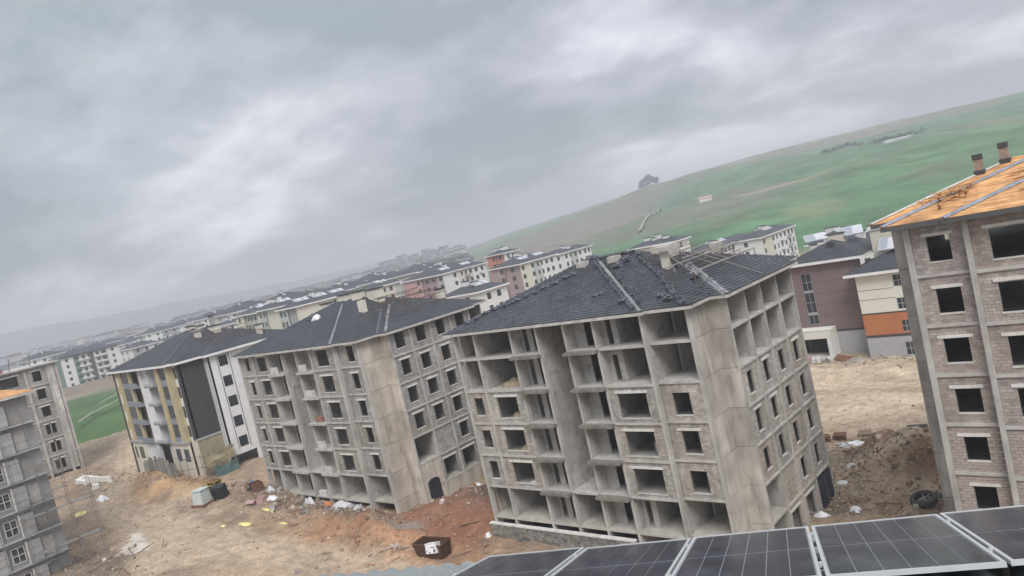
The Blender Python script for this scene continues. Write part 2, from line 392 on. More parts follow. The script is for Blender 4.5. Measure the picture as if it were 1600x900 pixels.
TRACKS = [[(-150, 50), (-135, 44), (-124, 37.5), (-112, 33.5), (-100, 33.5), (-88, 33), (-76, 33.5), (-66, 35.5), (-52, 36.5)], [(-88, 33), (-84, 29), (-83, 22), (-84, 12)],
          [(-60, 88), (-46, 87), (-34, 84), (-24, 82), (-12, 84)], [(-55, 97), (-40, 96), (-28, 93), (-14, 94)], [(-33, 90), (-30, 86.5), (-31, 82.5), (-35, 81)]]
def path_dist(u, v):
    """distance to the nearest drive worn by the site traffic"""
    best = np.full(np.shape(u), 1e9)
    for t in TRACKS:
        for (x0, y0), (x1, y1) in zip(t[:-1], t[1:]):
            dx, dy = x1 - x0, y1 - y0; k = np.clip(((u - x0) * dx + (v - y0) * dy) / (dx * dx + dy * dy), 0, 1)
            best = np.minimum(best, np.hypot(u - x0 - k * dx, v - y0 - k * dy))
    return best, None
def soil(u, v):
    n = fbm(u * .12, v * .12, 21, 5)[..., None]
    c = np.array((.42, .33, .235)) * (1 - n) + np.array((.345, .25, .17)) * n
    def put(m, col, amt=1.):
        nonlocal c
        m = (m * amt)[..., None]; c = c * (1 - m) + np.array(col) * m
    put(blob(u, v, -150, 62, 42, 26, 5), (.34, .28, .21), .8)
    put(blob(u, v, -118, 40.5, 15, 4.5, 4), (.47, .29, .145), .95)                      # orange sand bank
    put(blob(u, v, -102, 37, 13, 4.5, -8), (.45, .29, .16), .85)
    put(blob(u, v, -70, 37.5, 12, 3.4, -6, .4, 27, .4), (.37, .225, .135), .75)
    put(blob(u, v, -92, 33, 17, 5.5, -15), (.48, .40, .30), .9)                        # worn pale drive
    put(blob(u, v, -76, 34, 14, 5.0, 0), (.45, .345, .235), .9)
    put(blob(u, v, -92.5, 28.6, 4.5, 1.2, -20, .3, 8, .8), (.62, .58, .52), .9)        # lime spill
    put(blob(u, v, -90, 24, 9, 3.2, 0, .4, 4, .6), (.165, .13, .105), .8)
    put(blob(u, v, -126, 38, 10, 3.4, 10, .4, 6, .5), (.22, .175, .135), .75)
    put(blob(u, v, -66, 41.5, 9, 4.2, -15, .35, 7, .4), (.27, .142, .09), .92)            # red earth
    put(blob(u, v, -57, 45.5, 8, 5.5, 0, .35, 8, .4), (.265, .132, .082), .95)
    put(blob(u, v, -57, 39, 15, 3.4, 2, .35, 9, .4), (.42, .25, .15), .9)
    put(blob(u, v, -61.5, 42.6, 2.6, 1.3, 10, .3, 10, .8), (.30, .275, .23), .85)
    put(blob(u, v, -57, 51.5, 3.2, 4.5, 0, .4, 12, .6), (.16, .125, .10), .85)
    put(blob(u, v, -82, 43.5, 13, 2, -4, .4, 13, .6), (.25, .19, .14), .7)
    put(blob(u, v, -30, 92, 24, 14, 0, .4, 14, .15), (.55, .46, .34), .9)              # sandy yard beyond
    st = fbm(u * .05 + v * .02, v * .75, 31, 4); m = np.clip((st - .5) * 6, 0, 1) * blob(u, v, -28, 88, 24, 13, 0)
    put(m, (.33, .25, .17), .8)
    put(blob(u, v, -25, 63, 3.2, 6.5, 0, .4, 15, .5), (.14, .12, .095), .8)
    put(blob(u, v, -26, 69, 4, 3.2, 0, .4, 18, .6), (.16, .135, .105), .7)
    put(blob(u, v, -23.4, 71, 2.6, 1.9, 0, .3, 16, .5), (.25, .145, .085), .9)
    put(blob(u, v, -19.8, 66, 5.6, 4.6, 30, .3, 17, .5), (.47, .375, .265), .92)
    put(blob(u, v, -18, 64.5, 2.6, 1.3, 20, .4, 19, .6), (.235, .15, .095), .8)
    tr = np.abs(((u * .25 + v) / 2.1 + (fbm(u * .1, v * .1, 51, 3) - .5) * 2.5) % 1 - .5)          # wheel ruts
    put(np.clip((tr - .40) * 9, 0, 1) * blob(u, v, -88, 33, 28, 7, -10), (.235, .175, .125), .55)
    cl_ = fbm(u * .28, v * .34, 97, 5); put(np.clip((cl_ - .54) * 9, 0, 1) * blob(u, v, -98, 36, 48, 12, 0, .5), (.25, .19, .14), .6)
    d, _ = path_dist(u, v); wob = (fbm(u * .4, v * .4, 57, 4) - .5) * 1.6
    put(np.clip((3.4 + wob - d) / 1.6, 0, 1), (.50, .405, .295), .8)
    put(np.clip(1 - np.abs(d - .95) / .28, 0, 1) + np.clip(1 - np.abs(d - 2.1) / .22, 0, 1), (.33, .255, .18), .55)
    g = fbm(u * 1.7, v * 1.7, 41, 4)[..., None]
    return np.clip(.90 * c * (.66 + .68 * g) * (.84 + .32 * fbm(u * .12 + v * .05, v * .4, 47, 5)[..., None]) * (.85 + .3 * fbm(u * .35, v * .35, 49, 4)[..., None]), .02, .8)
def ground_material(name, attr, bump, bsc):
    m = bpy.data.materials.new(name); m.use_nodes = True; nt = m.node_tree; b = nt.nodes['Principled BSDF']; L = nt.links.new
    a = nt.nodes.new('ShaderNodeAttribute'); a.attribute_name = attr
    tc = nt.nodes.new('ShaderNodeTexCoord')
    n = nt.nodes.new('ShaderNodeTexNoise'); n.inputs['Scale'].default_value = bsc; n.inputs['Detail'].default_value = 9; n.inputs['Roughness'].default_value = .65
    L(tc.outputs['Object'], n.inputs['Vector'])
    r = nt.nodes.new('ShaderNodeMapRange'); r.inputs['From Min'].default_value = .3; r.inputs['From Max'].default_value = .7
    r.inputs['To Min'].default_value = .72; r.inputs['To Max'].default_value = 1.28; L(n.outputs['Fac'], r.inputs[0])
    x = nt.nodes.new('ShaderNodeMixRGB'); x.blend_type = 'MULTIPLY'; x.inputs[0].default_value = 1
    L(a.outputs['Color'], x.inputs[1]); L(r.outputs[0], x.inputs[2]); L(x.outputs[0], b.inputs['Base Color'])
    b.inputs['Roughness'].default_value = .95; b.inputs['Specular IOR Level'].default_value = .2
    bp = nt.nodes.new('ShaderNodeBump'); bp.inputs['Strength'].default_value = bump; bp.inputs['Distance'].default_value = .14
    L(n.outputs['Fac'], bp.inputs['Height']); L(bp.outputs[0], b.inputs['Normal'])
    MATS[name] = m
def vcol(me, name, rgb):
    at = me.attributes.new(name, 'FLOAT_COLOR', 'POINT'); arr = np.ones((len(me.vertices), 4), np.float32); arr[:, :3] = rgb
    at.data.foreach_set('color', arr.ravel())
def grid_quads(nu, nv):
    i = np.arange(nu - 1)[:, None] * nv + np.arange(nv - 1)[None]
    return np.stack([i, i + nv, i + nv + 1, i + 1], -1).reshape(-1, 4)
ground_material('site_soil', 'soil', .9, 2.6); ground_material('fields', 'soil', .3, .05)
us = np.arange(SITE[0], SITE[1] + .01, .5); vs_ = np.arange(SITE[2], SITE[3] + .01, .5)
UU, VV = np.meshgrid(us, vs_, indexing='ij')
ZZ = site_z(UU, VV)
me = np_mesh('ground', np.stack([UU, VV, ZZ], -1).reshape(-1, 3), grid_quads(len(us), len(vs_)))
vcol(me, 'soil', soil(UU, VV).reshape(-1, 3))
struct(link('ground', me, 'site_soil', smooth=True))

# the open country: one polar sheet out to the horizon, rising to the green hill beyond the estate
FWD = np.array((-math.sin(CAM_YAW), math.cos(CAM_YAW))); RGT = np.array((math.cos(CAM_YAW), math.sin(CAM_YAW)))
CREST = [(-180, -.5), (-60, -.5), (-14, -.5), (-4, -.2), (-1, .10), (1, .34), (6, .75), (11, 1.2), (16, 1.58), (20.5, 1.76), (25, 1.78), (29, 1.76),
         (32.5, 1.68), (36, 1.57), (50, 1.4), (90, .6), (140, -.2), (180, -.2)]
def polar(phi, r):
    a = np.radians(phi); return (np.cos(a) * FWD[0] + np.sin(a) * RGT[0]) * r, (np.cos(a) * FWD[1] + np.sin(a) * RGT[1]) * r
def land_z(phi, r):
    u, v = polar(phi, r)
    base = gz(u, v)
    rc = np.interp(phi, [-180, -6, 12, 40, 180], [2600, 2600, 1500, 1350, 1500])
    e = np.interp(phi, [c[0] for c in CREST], [c[1] for c in CREST])
    zc = 26 + rc * np.tan(np.radians(e)); rf = 320.
    t = np.clip((r - rf) / (rc - rf), 0, 1.0)
    g = t ** 1.08
    z = base * (1 - t) + zc * g
    z = z - np.clip(r - rc, 0, None) * .035
    hill = np.clip((e + .3) / 1.5, 0, 1)
    z = z + (fbm(u * .004, v * .004, 61, 5) - .5) * 46 * hill * np.sin(np.pi * np.clip(t, 0, 1)) ** 1.0
    z = z + (fbm(u * .016, v * .016, 63, 4) - .5) * 7 * hill * np.clip(t * 3, 0, 1) * (1 - .6 * t)
    return np.maximum(z, -70)
phis = np.concatenate([np.arange(-180, -48, 6.), np.arange(-48, 48, .3), np.arange(48, 180.1, 6.)])
rs = np.concatenate([np.arange(8, 120, 8.), np.geomspace(120, 420, 26), np.geomspace(432, 1800, 90), np.geomspace(1850, 9500, 34)])
PH, RR = np.meshgrid(phis, rs, indexing='ij')
TU, TV = polar(PH, RR)
TZ = land_z(PH, RR)
ins = np.minimum(np.minimum(TU - SITE[0], SITE[1] - TU), np.minimum(TV - SITE[2], SITE[3] - TV))
TZ = TZ - np.clip((ins - 1.) / 4., 0, 1) * 4 * (RR < 400)
me = np_mesh('terrain', np.stack([TU, TV, TZ], -1).reshape(-1, 3), grid_quads(len(phis), len(rs)))
def field_col():
    n = fbm(TU * .006, TV * .006, 71, 5)[..., None]; n2 = fbm(TU * .03, TV * .03, 73, 4)[..., None]
    green = np.array((.058, .160, .068)) * (1 - n) + np.array((.095, .185, .085)) * n
    brown = np.array((.23, .19, .15))
    fu, fv = TU * .82 + TV * .57 + (n[..., 0] - .5) * 60, -TU * .57 + TV * .82 + (n[..., 0] - .5) * 40      # strip fields
    tint = vnoise(np.floor(fu / 170.) * 7.31 + .5, np.floor(fv / 62.) * 3.77 + .5, 87)[..., None]; n4 = fbm(TU * .09, TV * .09, 89, 3)[..., None]
    c = green * (.6 + .8 * n2) * (.80 + .34 * tint) * (.75 + .5 * n4) * np.concatenate([1 + .25 * (tint - .5), np.ones_like(tint), 1 - .2 * (tint - .5)], -1)
    def put(m, col, amt=1.):
        nonlocal c
        m = (np.clip(m, 0, 1) * amt)[..., None]; c = c * (1 - m) + np.array(col) * m
    def pb(ph, r, dp, dr, soft=.35, f=.03, seed=5, k=.9):
        q = np.sqrt(((PH - ph) / dp) ** 2 + ((RR - r) / dr) ** 2) + (fbm(TU * f, TV * f, seed, 5) - .5) * k
        return np.clip((1 + soft - q) / (2 * soft), 0, 1)
    put((PH < -5) * (RR > 420) * 1., (.26, .25, .22), .85)                                # built-up plain
    put((RR < np.interp(PH, [-180, -6, 4, 8, 60, 180], [420, 420, 380, 300, 290, 420])) * 1., (.27, .225, .165), .9)                                           # bare estate land
    put(pb(-30, 262, 6.5, 75, .15, .02), (.062, .125, .040), .97)                         # meadow behind the estate
    put(pb(-30, 385, 9, 62, .25, .02), (.215, .175, .135), .95)
    put(pb(3, 820, 8, 330, .3, .006), (.20, .165, .14), .85)
    put(pb(7, 1080, 6, 160, .3, .006), (.19, .16, .135), .6)
    put(pb(14.5, 560, 8, 90, .35, .02, 7), (.155, .16, .12), .8)
    put(pb(21.6, 620, 3.8, 46, .2, .02, 8, .5), (.29, .245, .185), .9)
    put(pb(22.8, 430, 2.3, 38, .2, .02, 9, .4), (.20, .215, .11), .6)
    put(pb(24, 1280, 9, 130, .35, .012, 11, 1.3), (.20, .17, .145), .9)
    put(pb(18, 1150, 4.5, 60, .35, .014, 12, 1.2), (.15, .14, .12), .8)
    put(pb(27, 1390, 4.2, 60, .2, .03, 13, 1.5), (.40, .37, .34), .8)
    put(pb(19, 1340, 2.0, 40, .2, .03, 14, 1.5), (.36, .33, .30), .7)
    st = fbm(TU * .010, TV * .010, 81, 5)
    put(np.clip((st - .54) * 9, 0, 1) * (RR > 420) * (PH > -6), (.17, .155, .12), .6)
    band = fbm(RR * .012, PH * .09, 83, 3); put(np.clip((band - .55) * 7, 0, 1) * (RR > 600) * (PH > -4), (.125, .185, .095), .6)
    return c
vcol(me, 'soil', field_col().reshape(-1, 3))
struct(link('terrain', me, 'fields', smooth=True))
def at_polar(phi, r):
    u, v = polar(phi, r); return float(u), float(v), float(land_z(np.array([float(phi)]), np.array([float(r)]))[0])
# far mountain range across the plain
ph = np.arange(-46, 2, .5); el = np.interp(ph, [-46, -36, -32, -29.5, -25, -21, -16, -8, -3, 2], [1.1, 1.2, 1.15, 1.0, .85, .7, .55, .2, -.1, -.3])
el = el + (fbm(ph * .35, ph * 0, 91, 4) - .5) * .35
rows = []
for k, r in enumerate((2500, 2650, 2800, 2950, 3300)):
    t = (0, .38, .74, 1.0, .6)[k]
    u, v = polar(ph, np.full_like(ph, r)); rows.append(np.stack([u, v, -40 + (66 + 2950 * np.tan(np.radians(el))) * t + (fbm(u * .002, v * .002, 93, 4) - .5) * 16 * (k < 4) * (k > 0)], -1))
V = np.stack(rows, 1).reshape(-1, 3); me = np_mesh('hills', V, grid_quads(len(ph), 5)); vcol(me, 'soil', np.full((len(V), 3), (.16, .17, .15)))
struct(link('hills', me, 'fields', smooth=True))
# pale dirt tracks on the hillside, laid on the land as ribbons
def ribbon(name, pts, w):
    V, F = [], []
    P = [np.array(at_polar(*p)) for p in pts]; Q = []
    for a, b in zip(P[:-1], P[1:]):
        for t in np.linspace(0, 1, 8)[:-1]: Q.append(a * (1 - t) + b * t)
    Q.append(P[-1])
    for i, q in enumerate(Q):
        d = (Q[min(i + 1, len(Q) - 1)] - Q[max(i - 1, 0)])[:2]; d = d / (np.linalg.norm(d) + 1e-9); nn = np.array((-d[1], d[0]))
        for s_ in (-1, 1):
            u, v = q[0] + nn[0] * s_ * w / 2, q[1] + nn[1] * s_ * w / 2
            phi = math.degrees(math.atan2(u * RGT[0] + v * RGT[1], u * FWD[0] + v * FWD[1])); r = math.hypot(u, v)
            V.append((u, v, float(land_z(np.array([phi]), np.array([r]))[0]) + 1.7))
    F = [(2 * i, 2 * i + 1, 2 * i + 3, 2 * i + 2) for i in range(len(Q) - 1)]
    return struct(link(name, np_mesh(name, V, F), 'track'))
ribbon('dirt_track', [(10.4, 520), (10.9, 580), (11.6, 640), (12.3, 700), (12.0, 760), (11.9, 830), (11.2, 900), (10.6, 960)], 2.2)
ribbon('dirt_track', [(-25.5, 320), (-26.5, 290), (-28.5, 262), (-30.5, 238), (-31.4, 222)], .8)
ribbon('dirt_track', [(-27.0, 318), (-27.2, 300), (-28.5, 283), (-30.0, 262)], .7)
# ------------------------------------------------------------------ roofs
def hip_h(x, y, r): return np.minimum(np.minimum(x - r[0], r[2] - x), np.minimum(y - r[1], r[3] - y))
def roof_z(rects, ze, s, x, y): return ze + s * max(float(hip_h(x, y, r)) for r in rects)
def hip_roof(parent, rects, ze, s, mode='rows', mats=('tile_rows', 'tile_under', 'fascia'), sides='fr', fh=.24, tile=.30, row=.34):
    """hipped roof over one or more eave rectangles (x0,y0,x1,y1); returns the roof part"""
    mb = MB()
    for i, (x0, y0, x1, y1) in enumerate(rects):
        w, d = x1 - x0, y1 - y0; m = min(w, d) / 2; z1 = ze + s * m
        if w >= d: a, b = (x0 + m, (y0 + y1) / 2, z1), (x1 - m, (y0 + y1) / 2, z1)
        else: a, b = ((x0 + x1) / 2, y0 + m, z1), ((x0 + x1) / 2, y1 - m, z1)
        vs = [(x0, y0, ze), (x1, y0, ze), (x1, y1, ze), (x0, y1, ze), a, b]
        mb.add(vs, [(0, 1, 5, 4), (1, 2, 5), (2, 3, 4, 5), (3, 0, 4)] if w >= d else [(0, 1, 4), (1, 2, 5, 4), (2, 3, 5), (3, 0, 4, 5)])
    roof = mb.build('roof', mats[1] if mode != 'plain' else mats[0], parent)
    ed = MB()
    for i, (x0, y0, x1, y1) in enumerate(rects):
        e = .004 * i; ed.box(x0 + e, x1 - e, y0 + e, y1 - e, ze - fh - e, ze - .004 - e)
    ed.build('eave_board', mats[2], roof)
    if mode == 'plain': return roof
    V, Q, T = [], [], []; nv = 0
    for i, (x0, y0, x1, y1) in enumerate(rects):
        w, d = x1 - x0, y1 - y0; m = min(w, d) / 2
        planes = {'f': ((x0, y0), (1, 0), (0, 1), w), 'r': ((x1, y0), (0, 1), (-1, 0), d), 'l': ((x0, y0), (0, 1), (1, 0), d), 'b': ((x0, y1), (1, 0), (0, -1), w)}
        for sd_ in sides:
            p, a, n, Ln = planes[sd_]
            for t in np.arange(0., m - .1, row):
                if mode == 'tile':
                    c = np.arange(t + tile / 2 + .04, Ln - t - tile / 2, tile)
                    if not len(c): continue
                    cx = p[0] + a[0] * c + n[0] * (t + .15); cy_ = p[1] + a[1] * c + n[1] * (t + .15)
                    vis = np.ones(len(c), bool)
                    for j, r in enumerate(rects):
                        if j != i: vis &= hip_h(cx, cy_, r) <= t + .15 + .06
                    c = c[vis]
                    if not len(c): continue
                    k = len(c); c = c + NR.uniform(-.005, .005, k); lift = NR.uniform(0, .009, k); slip = NR.uniform(-.008, .008, k)
                    prof = ((-.15, .004), (-.085, .032), (0., .038), (.08, .02), (.15, .0))
                    tv = np.zeros((k, 15, 3))
                    for q, (du, h) in enumerate(prof):
                        for rr_, (dt, dz) in enumerate(((0., .045), (.37, .012), (.0, .0))):
                            tt = t + dt + slip; cc = c + du * tile / .3
                            hh = h if rr_ < 2 else h - .035
                            tv[:, rr_ * 5 + q] = np.stack([p[0] + a[0] * cc + n[0] * tt, p[1] + a[1] * cc + n[1] * tt, ze + s * tt + dz + hh + lift], -1)
                    V.append(tv.reshape(-1, 3))
                    f = np.array([(q, q + 1, 6 + q, 5 + q) for q in range(4)] + [(q, q + 1, 11 + q, 10 + q) for q in range(4)])
                    Q.append((nv + np.arange(k)[:, None, None] * 15 + f[None]).reshape(-1, 4)); nv += 15 * k
                    T.extend(np.repeat(NR.uniform(.78, 1.22, k), 8))
                else:
                    l0, l1 = t, Ln - t; u0, u1 = t + row, Ln - t - row
                    if u1 <= u0: continue
                    P = []
                    for (aa, tt, dz) in ((l0, t, .05), (l1, t, .05), (u1, t + row, .012), (u0, t + row, .012), (l0, t, .002), (l1, t, .002)):
                        P.append((p[0] + a[0] * aa + n[0] * tt, p[1] + a[1] * aa + n[1] * tt, ze + s * tt + dz))
                    V.append(np.array(P)); Q.append(np.array([(0, 1, 2, 3), (4, 5, 1, 0)]) + nv); nv += 6
    me = np_mesh('roof_tiles', np.concatenate(V), np.concatenate(Q), T if T else None)
    link('roof_tiles', me, mats[0], roof, kind='stuff')
    return roof
_rt = None
def ridge_tiles(roof, rects, ze, s, p, q, step=.36, jit=.05, m='ridge_tile'):
    """a line of half-round cap tiles from p to q (xy), each a piece of its own"""
    global _rt
    if _rt is None:
        mb = MB(); n = 6
        pr = [(math.cos(math.pi * k / n) * .17, math.sin(math.pi * k / n) * .17) for k in range(n + 1)]
        vs = [(-.22, y * 1.15, z * 1.15) for y, z in pr] + [(.22, y * .9, z * .9) for y, z in pr]
        fs = [(k, k + 1, n + 2 + k, n + 1 + k) for k in range(n)] + [tuple(range(n + 1))]
        mb.add(vs, fs); _rt = bpy.data.meshes.new('ridge_tile'); _rt.from_pydata(mb.v, [], mb.f); _rt.materials.append(MATS[m])
    p, q = Vector((*p, 0)), Vector((*q, 0)); L = (q - p).length; k = int(L / step)
    for i in range(k):
        c = p.lerp(q, (i + .5) / k); z = roof_z(rects, ze, s, c.x, c.y)
        c2 = p.lerp(q, (i + .6) / k); slope = math.atan2(roof_z(rects, ze, s, c2.x, c2.y) - z, (c2 - c).length)
        o = bpy.data.objects.new('ridge_tile', _rt); COL.objects.link(o); o.parent = roof
        o.location = (c.x + random.uniform(-jit, jit), c.y + random.uniform(-jit, jit), z + .035 + random.uniform(0, jit * .6))
        o.rotation_euler = (random.uniform(-.15, .15), -slope, math.atan2(q.y - p.y, q.x - p.x) + random.uniform(-jit, jit) * 3)
def strip(name, roof, rects, ze, s, p, q, w, m, h=.05, n=10, rough=0.):
    """mortar or metal strip following a hip or valley"""
    V, F = [], []; p, q = np.array(p, float), np.array(q, float); d = (q - p) / np.linalg.norm(q - p); nn = np.array((-d[1], d[0]))
    for i in range(n + 1):
        c = p + (q - p) * i / n; ww = w * (1 + rough * random.uniform(-1, 1))
        for k, (o, dz) in enumerate(((-.5, 0), (-.25, h), (.25, h), (.5, 0))):
            x, y = c + nn * o * ww
            V.append((x, y, roof_z(rects, ze, s, *c) + dz + (roof_z(rects, ze, s, x, y) - roof_z(rects, ze, s, *c)) * .8 + .05))
    F = [(4 * i + k, 4 * i + k + 1, 4 * i + 5 + k, 4 * i + 4 + k) for i in range(n) for k in range(3)]
    return link(name, np_mesh(name, V, F), m, roof)
def chimney(roof, rects, ze, s, x, y, w, d, h, m='chimney', cap=None, capm='cap_dark', over=.12, caph=.16, lean=0):
    z0 = roof_z(rects, ze, s, x, y) - .45; z1 = roof_z(rects, ze, s, x, y) + h
    o = MB().box(x - w / 2, x + w / 2, y - d / 2, y + d / 2, z0, z1).build('chimney', m, roof)
    if cap:
        MB().box(x - w / 2 - over, x + w / 2 + over, y - d / 2 - over, y + d / 2 + over, z1 + .012, z1 + caph).build('chimney_cap', capm, o)
    return o

# ------------------------------------------------------------------ block walls
BW, BH = .39, .19
def block_cells(a0, a1, z0, z1, holes):
    out = []; r = 0; z = z0
    while z < z1 - .05:
        zt = min(z + BH, z1); a = a0 - (BW / 2 if r % 2 else 0)
        while a < a1 - .02:
            p, q = max(a, a0), min(a + BW, a1)
            segs = [(p, q)]
            for h in holes:
                if h[2] < (z + zt) / 2 < h[3]:
                    ns = []
                    for (s0, s1) in segs:
                        if h[1] <= s0 or h[0] >= s1: ns.append((s0, s1))
                        else:
                            if h[0] - s0 > .04: ns.append((s0, h[0]))
                            if s1 - h[1] > .04: ns.append((h[1], s1))
                    segs = ns
            out += [(s0 + .011, s1 - .011, z + .010, zt - .010) for s0, s1 in segs if s1 - s0 > .06]
            a += BW + .002
        z += BH + .002; r += 1
    return out
block_budget = [300]
_blk = {}
def infill(parent, F, a0, a1, z0, z1, wins, style, lint=True, objects=False, sill=True, d=-.10):
    """masonry between the frame: mortar backing, blocks, lintels and sills; wins = list of (a0,a1,z0,z1)"""
    bm_, mm_ = {'warm': ('block', 'mortar'), 'grey': ('block_grey', 'mortar_grey'), 'cold': ('block_cold', 'mortar')}[style]
    w = MB().holed(F, a0, a1, z0, z1, d - .16, d, wins).build('infill_wall', mm_, parent)
    cells = block_cells(a0, a1, z0, z1, wins)
    base = random.uniform(.88, 1.1); warm = random.uniform(-.03, .05)
    mb = MB()
    for (p, q, zl, zh) in cells:
        k = base * random.uniform(.80, 1.16); tone = (k * (1 + warm + random.uniform(-.02, .03)), k, k * (1 - warm))
        pr = d + random.uniform(.006, .022)
        if objects and block_budget[0] > 0 and q - p > .3:
            block_budget[0] -= 1; key = (round(q - p, 2), round(zh - zl, 2), random.randrange(4))
            if key not in _blk:
                kk = MB().box(-key[0] / 2, key[0] / 2, -.02, .05, -key[1] / 2, key[1] / 2, .86 + .09 * key[2])
                me_ = bpy.data.meshes.new('concrete_block'); me_.from_pydata(kk.v, [], kk.f); set_tone(me_, [(.92 + .045 * key[2] + .02, .92 + .045 * key[2], .92 + .045 * key[2] - .01)] * 6)
                me_.materials.append(MATS[bm_]); _blk[key] = me_
            o = bpy.data.objects.new('concrete_block', _blk[key]); COL.objects.link(o); o.parent = w
            c = F((p + q) / 2, pr, (zl + zh) / 2); o.location = c
            c2 = F((p + q) / 2 + 1, pr, 0); o.rotation_euler = (0, 0, math.atan2(c2[1] - c[1], c2[0] - c[0]))
        else: mb.fbox(F, p, q, zl, zh, d - .03, pr, tone)
    if mb.v: mb.build('block_courses', bm_, w, kind='stuff')
    for (p, q, zl, zh) in wins:
        if lint: MB().fbox(F, p - random.uniform(.16, .3), q + random.uniform(.14, .28), zh + .005, zh + .19, d - .15, d + .075).build('lintel', 'lintel', w)
        if sill: MB().fbox(F, p - .04, q + .06, zl - .07, zl + .02, d - .13, d + .05).build('sill', 'sill', w)
    return w

# ------------------------------------------------------------------ six-storey frame with stepped corners (the estate's house type)
FLOOR_H, ST = 3.0, 1.4
SIDE_Y = (3.5, 6.6, 9.5, 12.6, 15.9)
def frame_rects(W, X, notch, ov):
    if notch == 6: a, b = (-ov, -ov, X[6] + ov, 19.4 + ov), (-ov, .5 - ov, W + ov, 19.4 + ov)
    else: a, b = (X[1] - ov, -ov, W + ov, 19.4 + ov), (-ov, .5 - ov, W + ov, 19.4 + ov)
    return [a, b, (-ST - ov, 3.5 - ov, W + ST + ov, 15.9 + ov)]
def shell(t, X, notch, front, side, style, cmat='concrete', top=17.45, ledge='ledge', basement=False, parapets=(), shear='concrete_shear', objects=False, well=True, cw=.22, sb=.17, bp=.62, niche=(), deep=False):
    W = X[-1]; Ff = face(0, 0, 1, 0, 0, -1); Fs = face(W + ST, 0, 0, 1, 1, 0)
    yo = lambda b: -.5 if b == notch else 0.
    lo = -3 if basement else 0
    # floor slabs
    for k in range(-1 if basement else 0, 6):
        z = FLOOR_H * k; mb = MB()
        def sl(x0, x1, y0, y1): mb.box(x0, x1, y0, y1, z - sb, z)
        p = X[3] if (well and k >= 2) else None
        nx0, nx1 = (X[6], W - .03) if notch == 6 else (.03, X[1])
        mx0, mx1 = (.03, X[6]) if notch == 6 else (X[1], W - .03)
        if p is None: sl(mx0, mx1, -.02, 3.5)
        else: sl(mx0, X[3] + .05, -.02, 3.5); sl(X[4] - .05, mx1, -.02, 3.5)
        sl(nx0, nx1, .48, 3.5)
        if p is None: sl(-ST, W + ST + .02, 3.5, 15.9)
        else: sl(-ST, X[3] + .05, 3.5, 6.0); sl(X[4] - .05, W + ST + .02, 3.5, 6.0); sl(-ST, W + ST + .02, 6.0, 15.9)
        sl(0, W, 15.9, 19.4)
        mb.build('floor_slab', 'slab_floor' if k <= 0 else 'slab', t)
    # columns
    for i, x in enumerate(X):
        w = cw if i not in (0, len(X) - 1) else cw + .05
        x0 = x - w / 2 if 0 < i < len(X) - 1 else (x if i == 0 else x - w)
        y0 = .46 if (i == len(X) - 1 and notch == 6) or (i == 0 and notch == 0) else -.05
        MB().box(x0, x0 + w, y0 + .012, .42 if y0 < 0 else .8, lo - .6, top).build('column', 'concrete_pale', t)
    for i, y in enumerate(SIDE_Y):
        y0 = y - .09 if 0 < i < 4 else (y + .01 if i == 0 else y - .2)
        MB().box(W + ST - .4, W + ST + .05, y0, y0 + .18, lo - .6, top).build('column', 'concrete_pale', t)
    # stepped corner of cast walls, one panel per storey with a form joint between
    for k in range(-1 if basement else 0, 6):
        z0, z1 = FLOOR_H * k + .02, FLOOR_H * k + (2.975 if k < 5 else top - 15.01)
        o = random.uniform(0, .045)
        MB().box(W - .2, W + o, .82, 2.1, z0, z1).build('shear_wall', shear, t); MB().box(W - .2, W + o * .6 + .005, 2.112, 3.7, z0, z1).build('shear_wall', shear, t)
        MB().box(W + .02, W + ST - .02, 3.5 - random.uniform(.03, .05), 3.72, z0, z1).build('shear_wall', shear, t)
        MB().box(-o, .2, .82, 3.7, z0, z1).build('shear_wall', shear, t)
        MB().box(-ST, -.02, 3.5 - random.uniform(.03, .05), 3.72, z0, z1).build('shear_wall', shear, t)
    # inner walls
    for i in range(1, 7):
        MB().box(X[i] - .07, X[i] + .07, .3, 5.9, lo + .01, top).build('partition_wall', 'inner_concrete', t)
    for y in SIDE_Y[1:4]:
        MB().box(W - 3.2, W + ST - .3, y - .06, y + .06, lo + .01, top).build('partition_wall', 'inner_concrete', t)
    MB().box(W - 3.2, W + ST - .3, 15.72, 15.86, lo + .01, top).build('partition_wall', 'inner_concrete', t)
    Fc = face(0, 6.0, 1, 0, 0, -1); holes = []
    for k in range(6):
        for b in (2, 4, 5):
            a = X[b] + (.9 if b != 2 else .4); holes.append((a, a + .9, 3 * k, 3 * k + 2.15))
    if not deep: MB().holed(Fc, -ST + .05, W - 3.3, lo, top, -.15, 0, holes).build('corridor_wall', 'inner_concrete', t)
    MB().box(W - 3.4, W - 3.22, 3.75, 15.7, lo, top).build('corridor_wall', 'inner_concrete', t)
    rh = [(X[b] + .8, X[b + 1] - .8, 3 * k + .7, 3 * k + 2.3) for k in range(6) for b in (0, 1, 2, 4, 5, 6)] if deep else []
    MB().holed(face(0, 19.2, 1, 0, 0, 1), .05, W - .05, lo, top, 0, .18, rh).build('rear_wall', 'inner_concrete', t)
    MB().box(-ST, -ST + .15, 3.72, 15.9, lo, top).build('end_wall', 'inner_concrete', t)
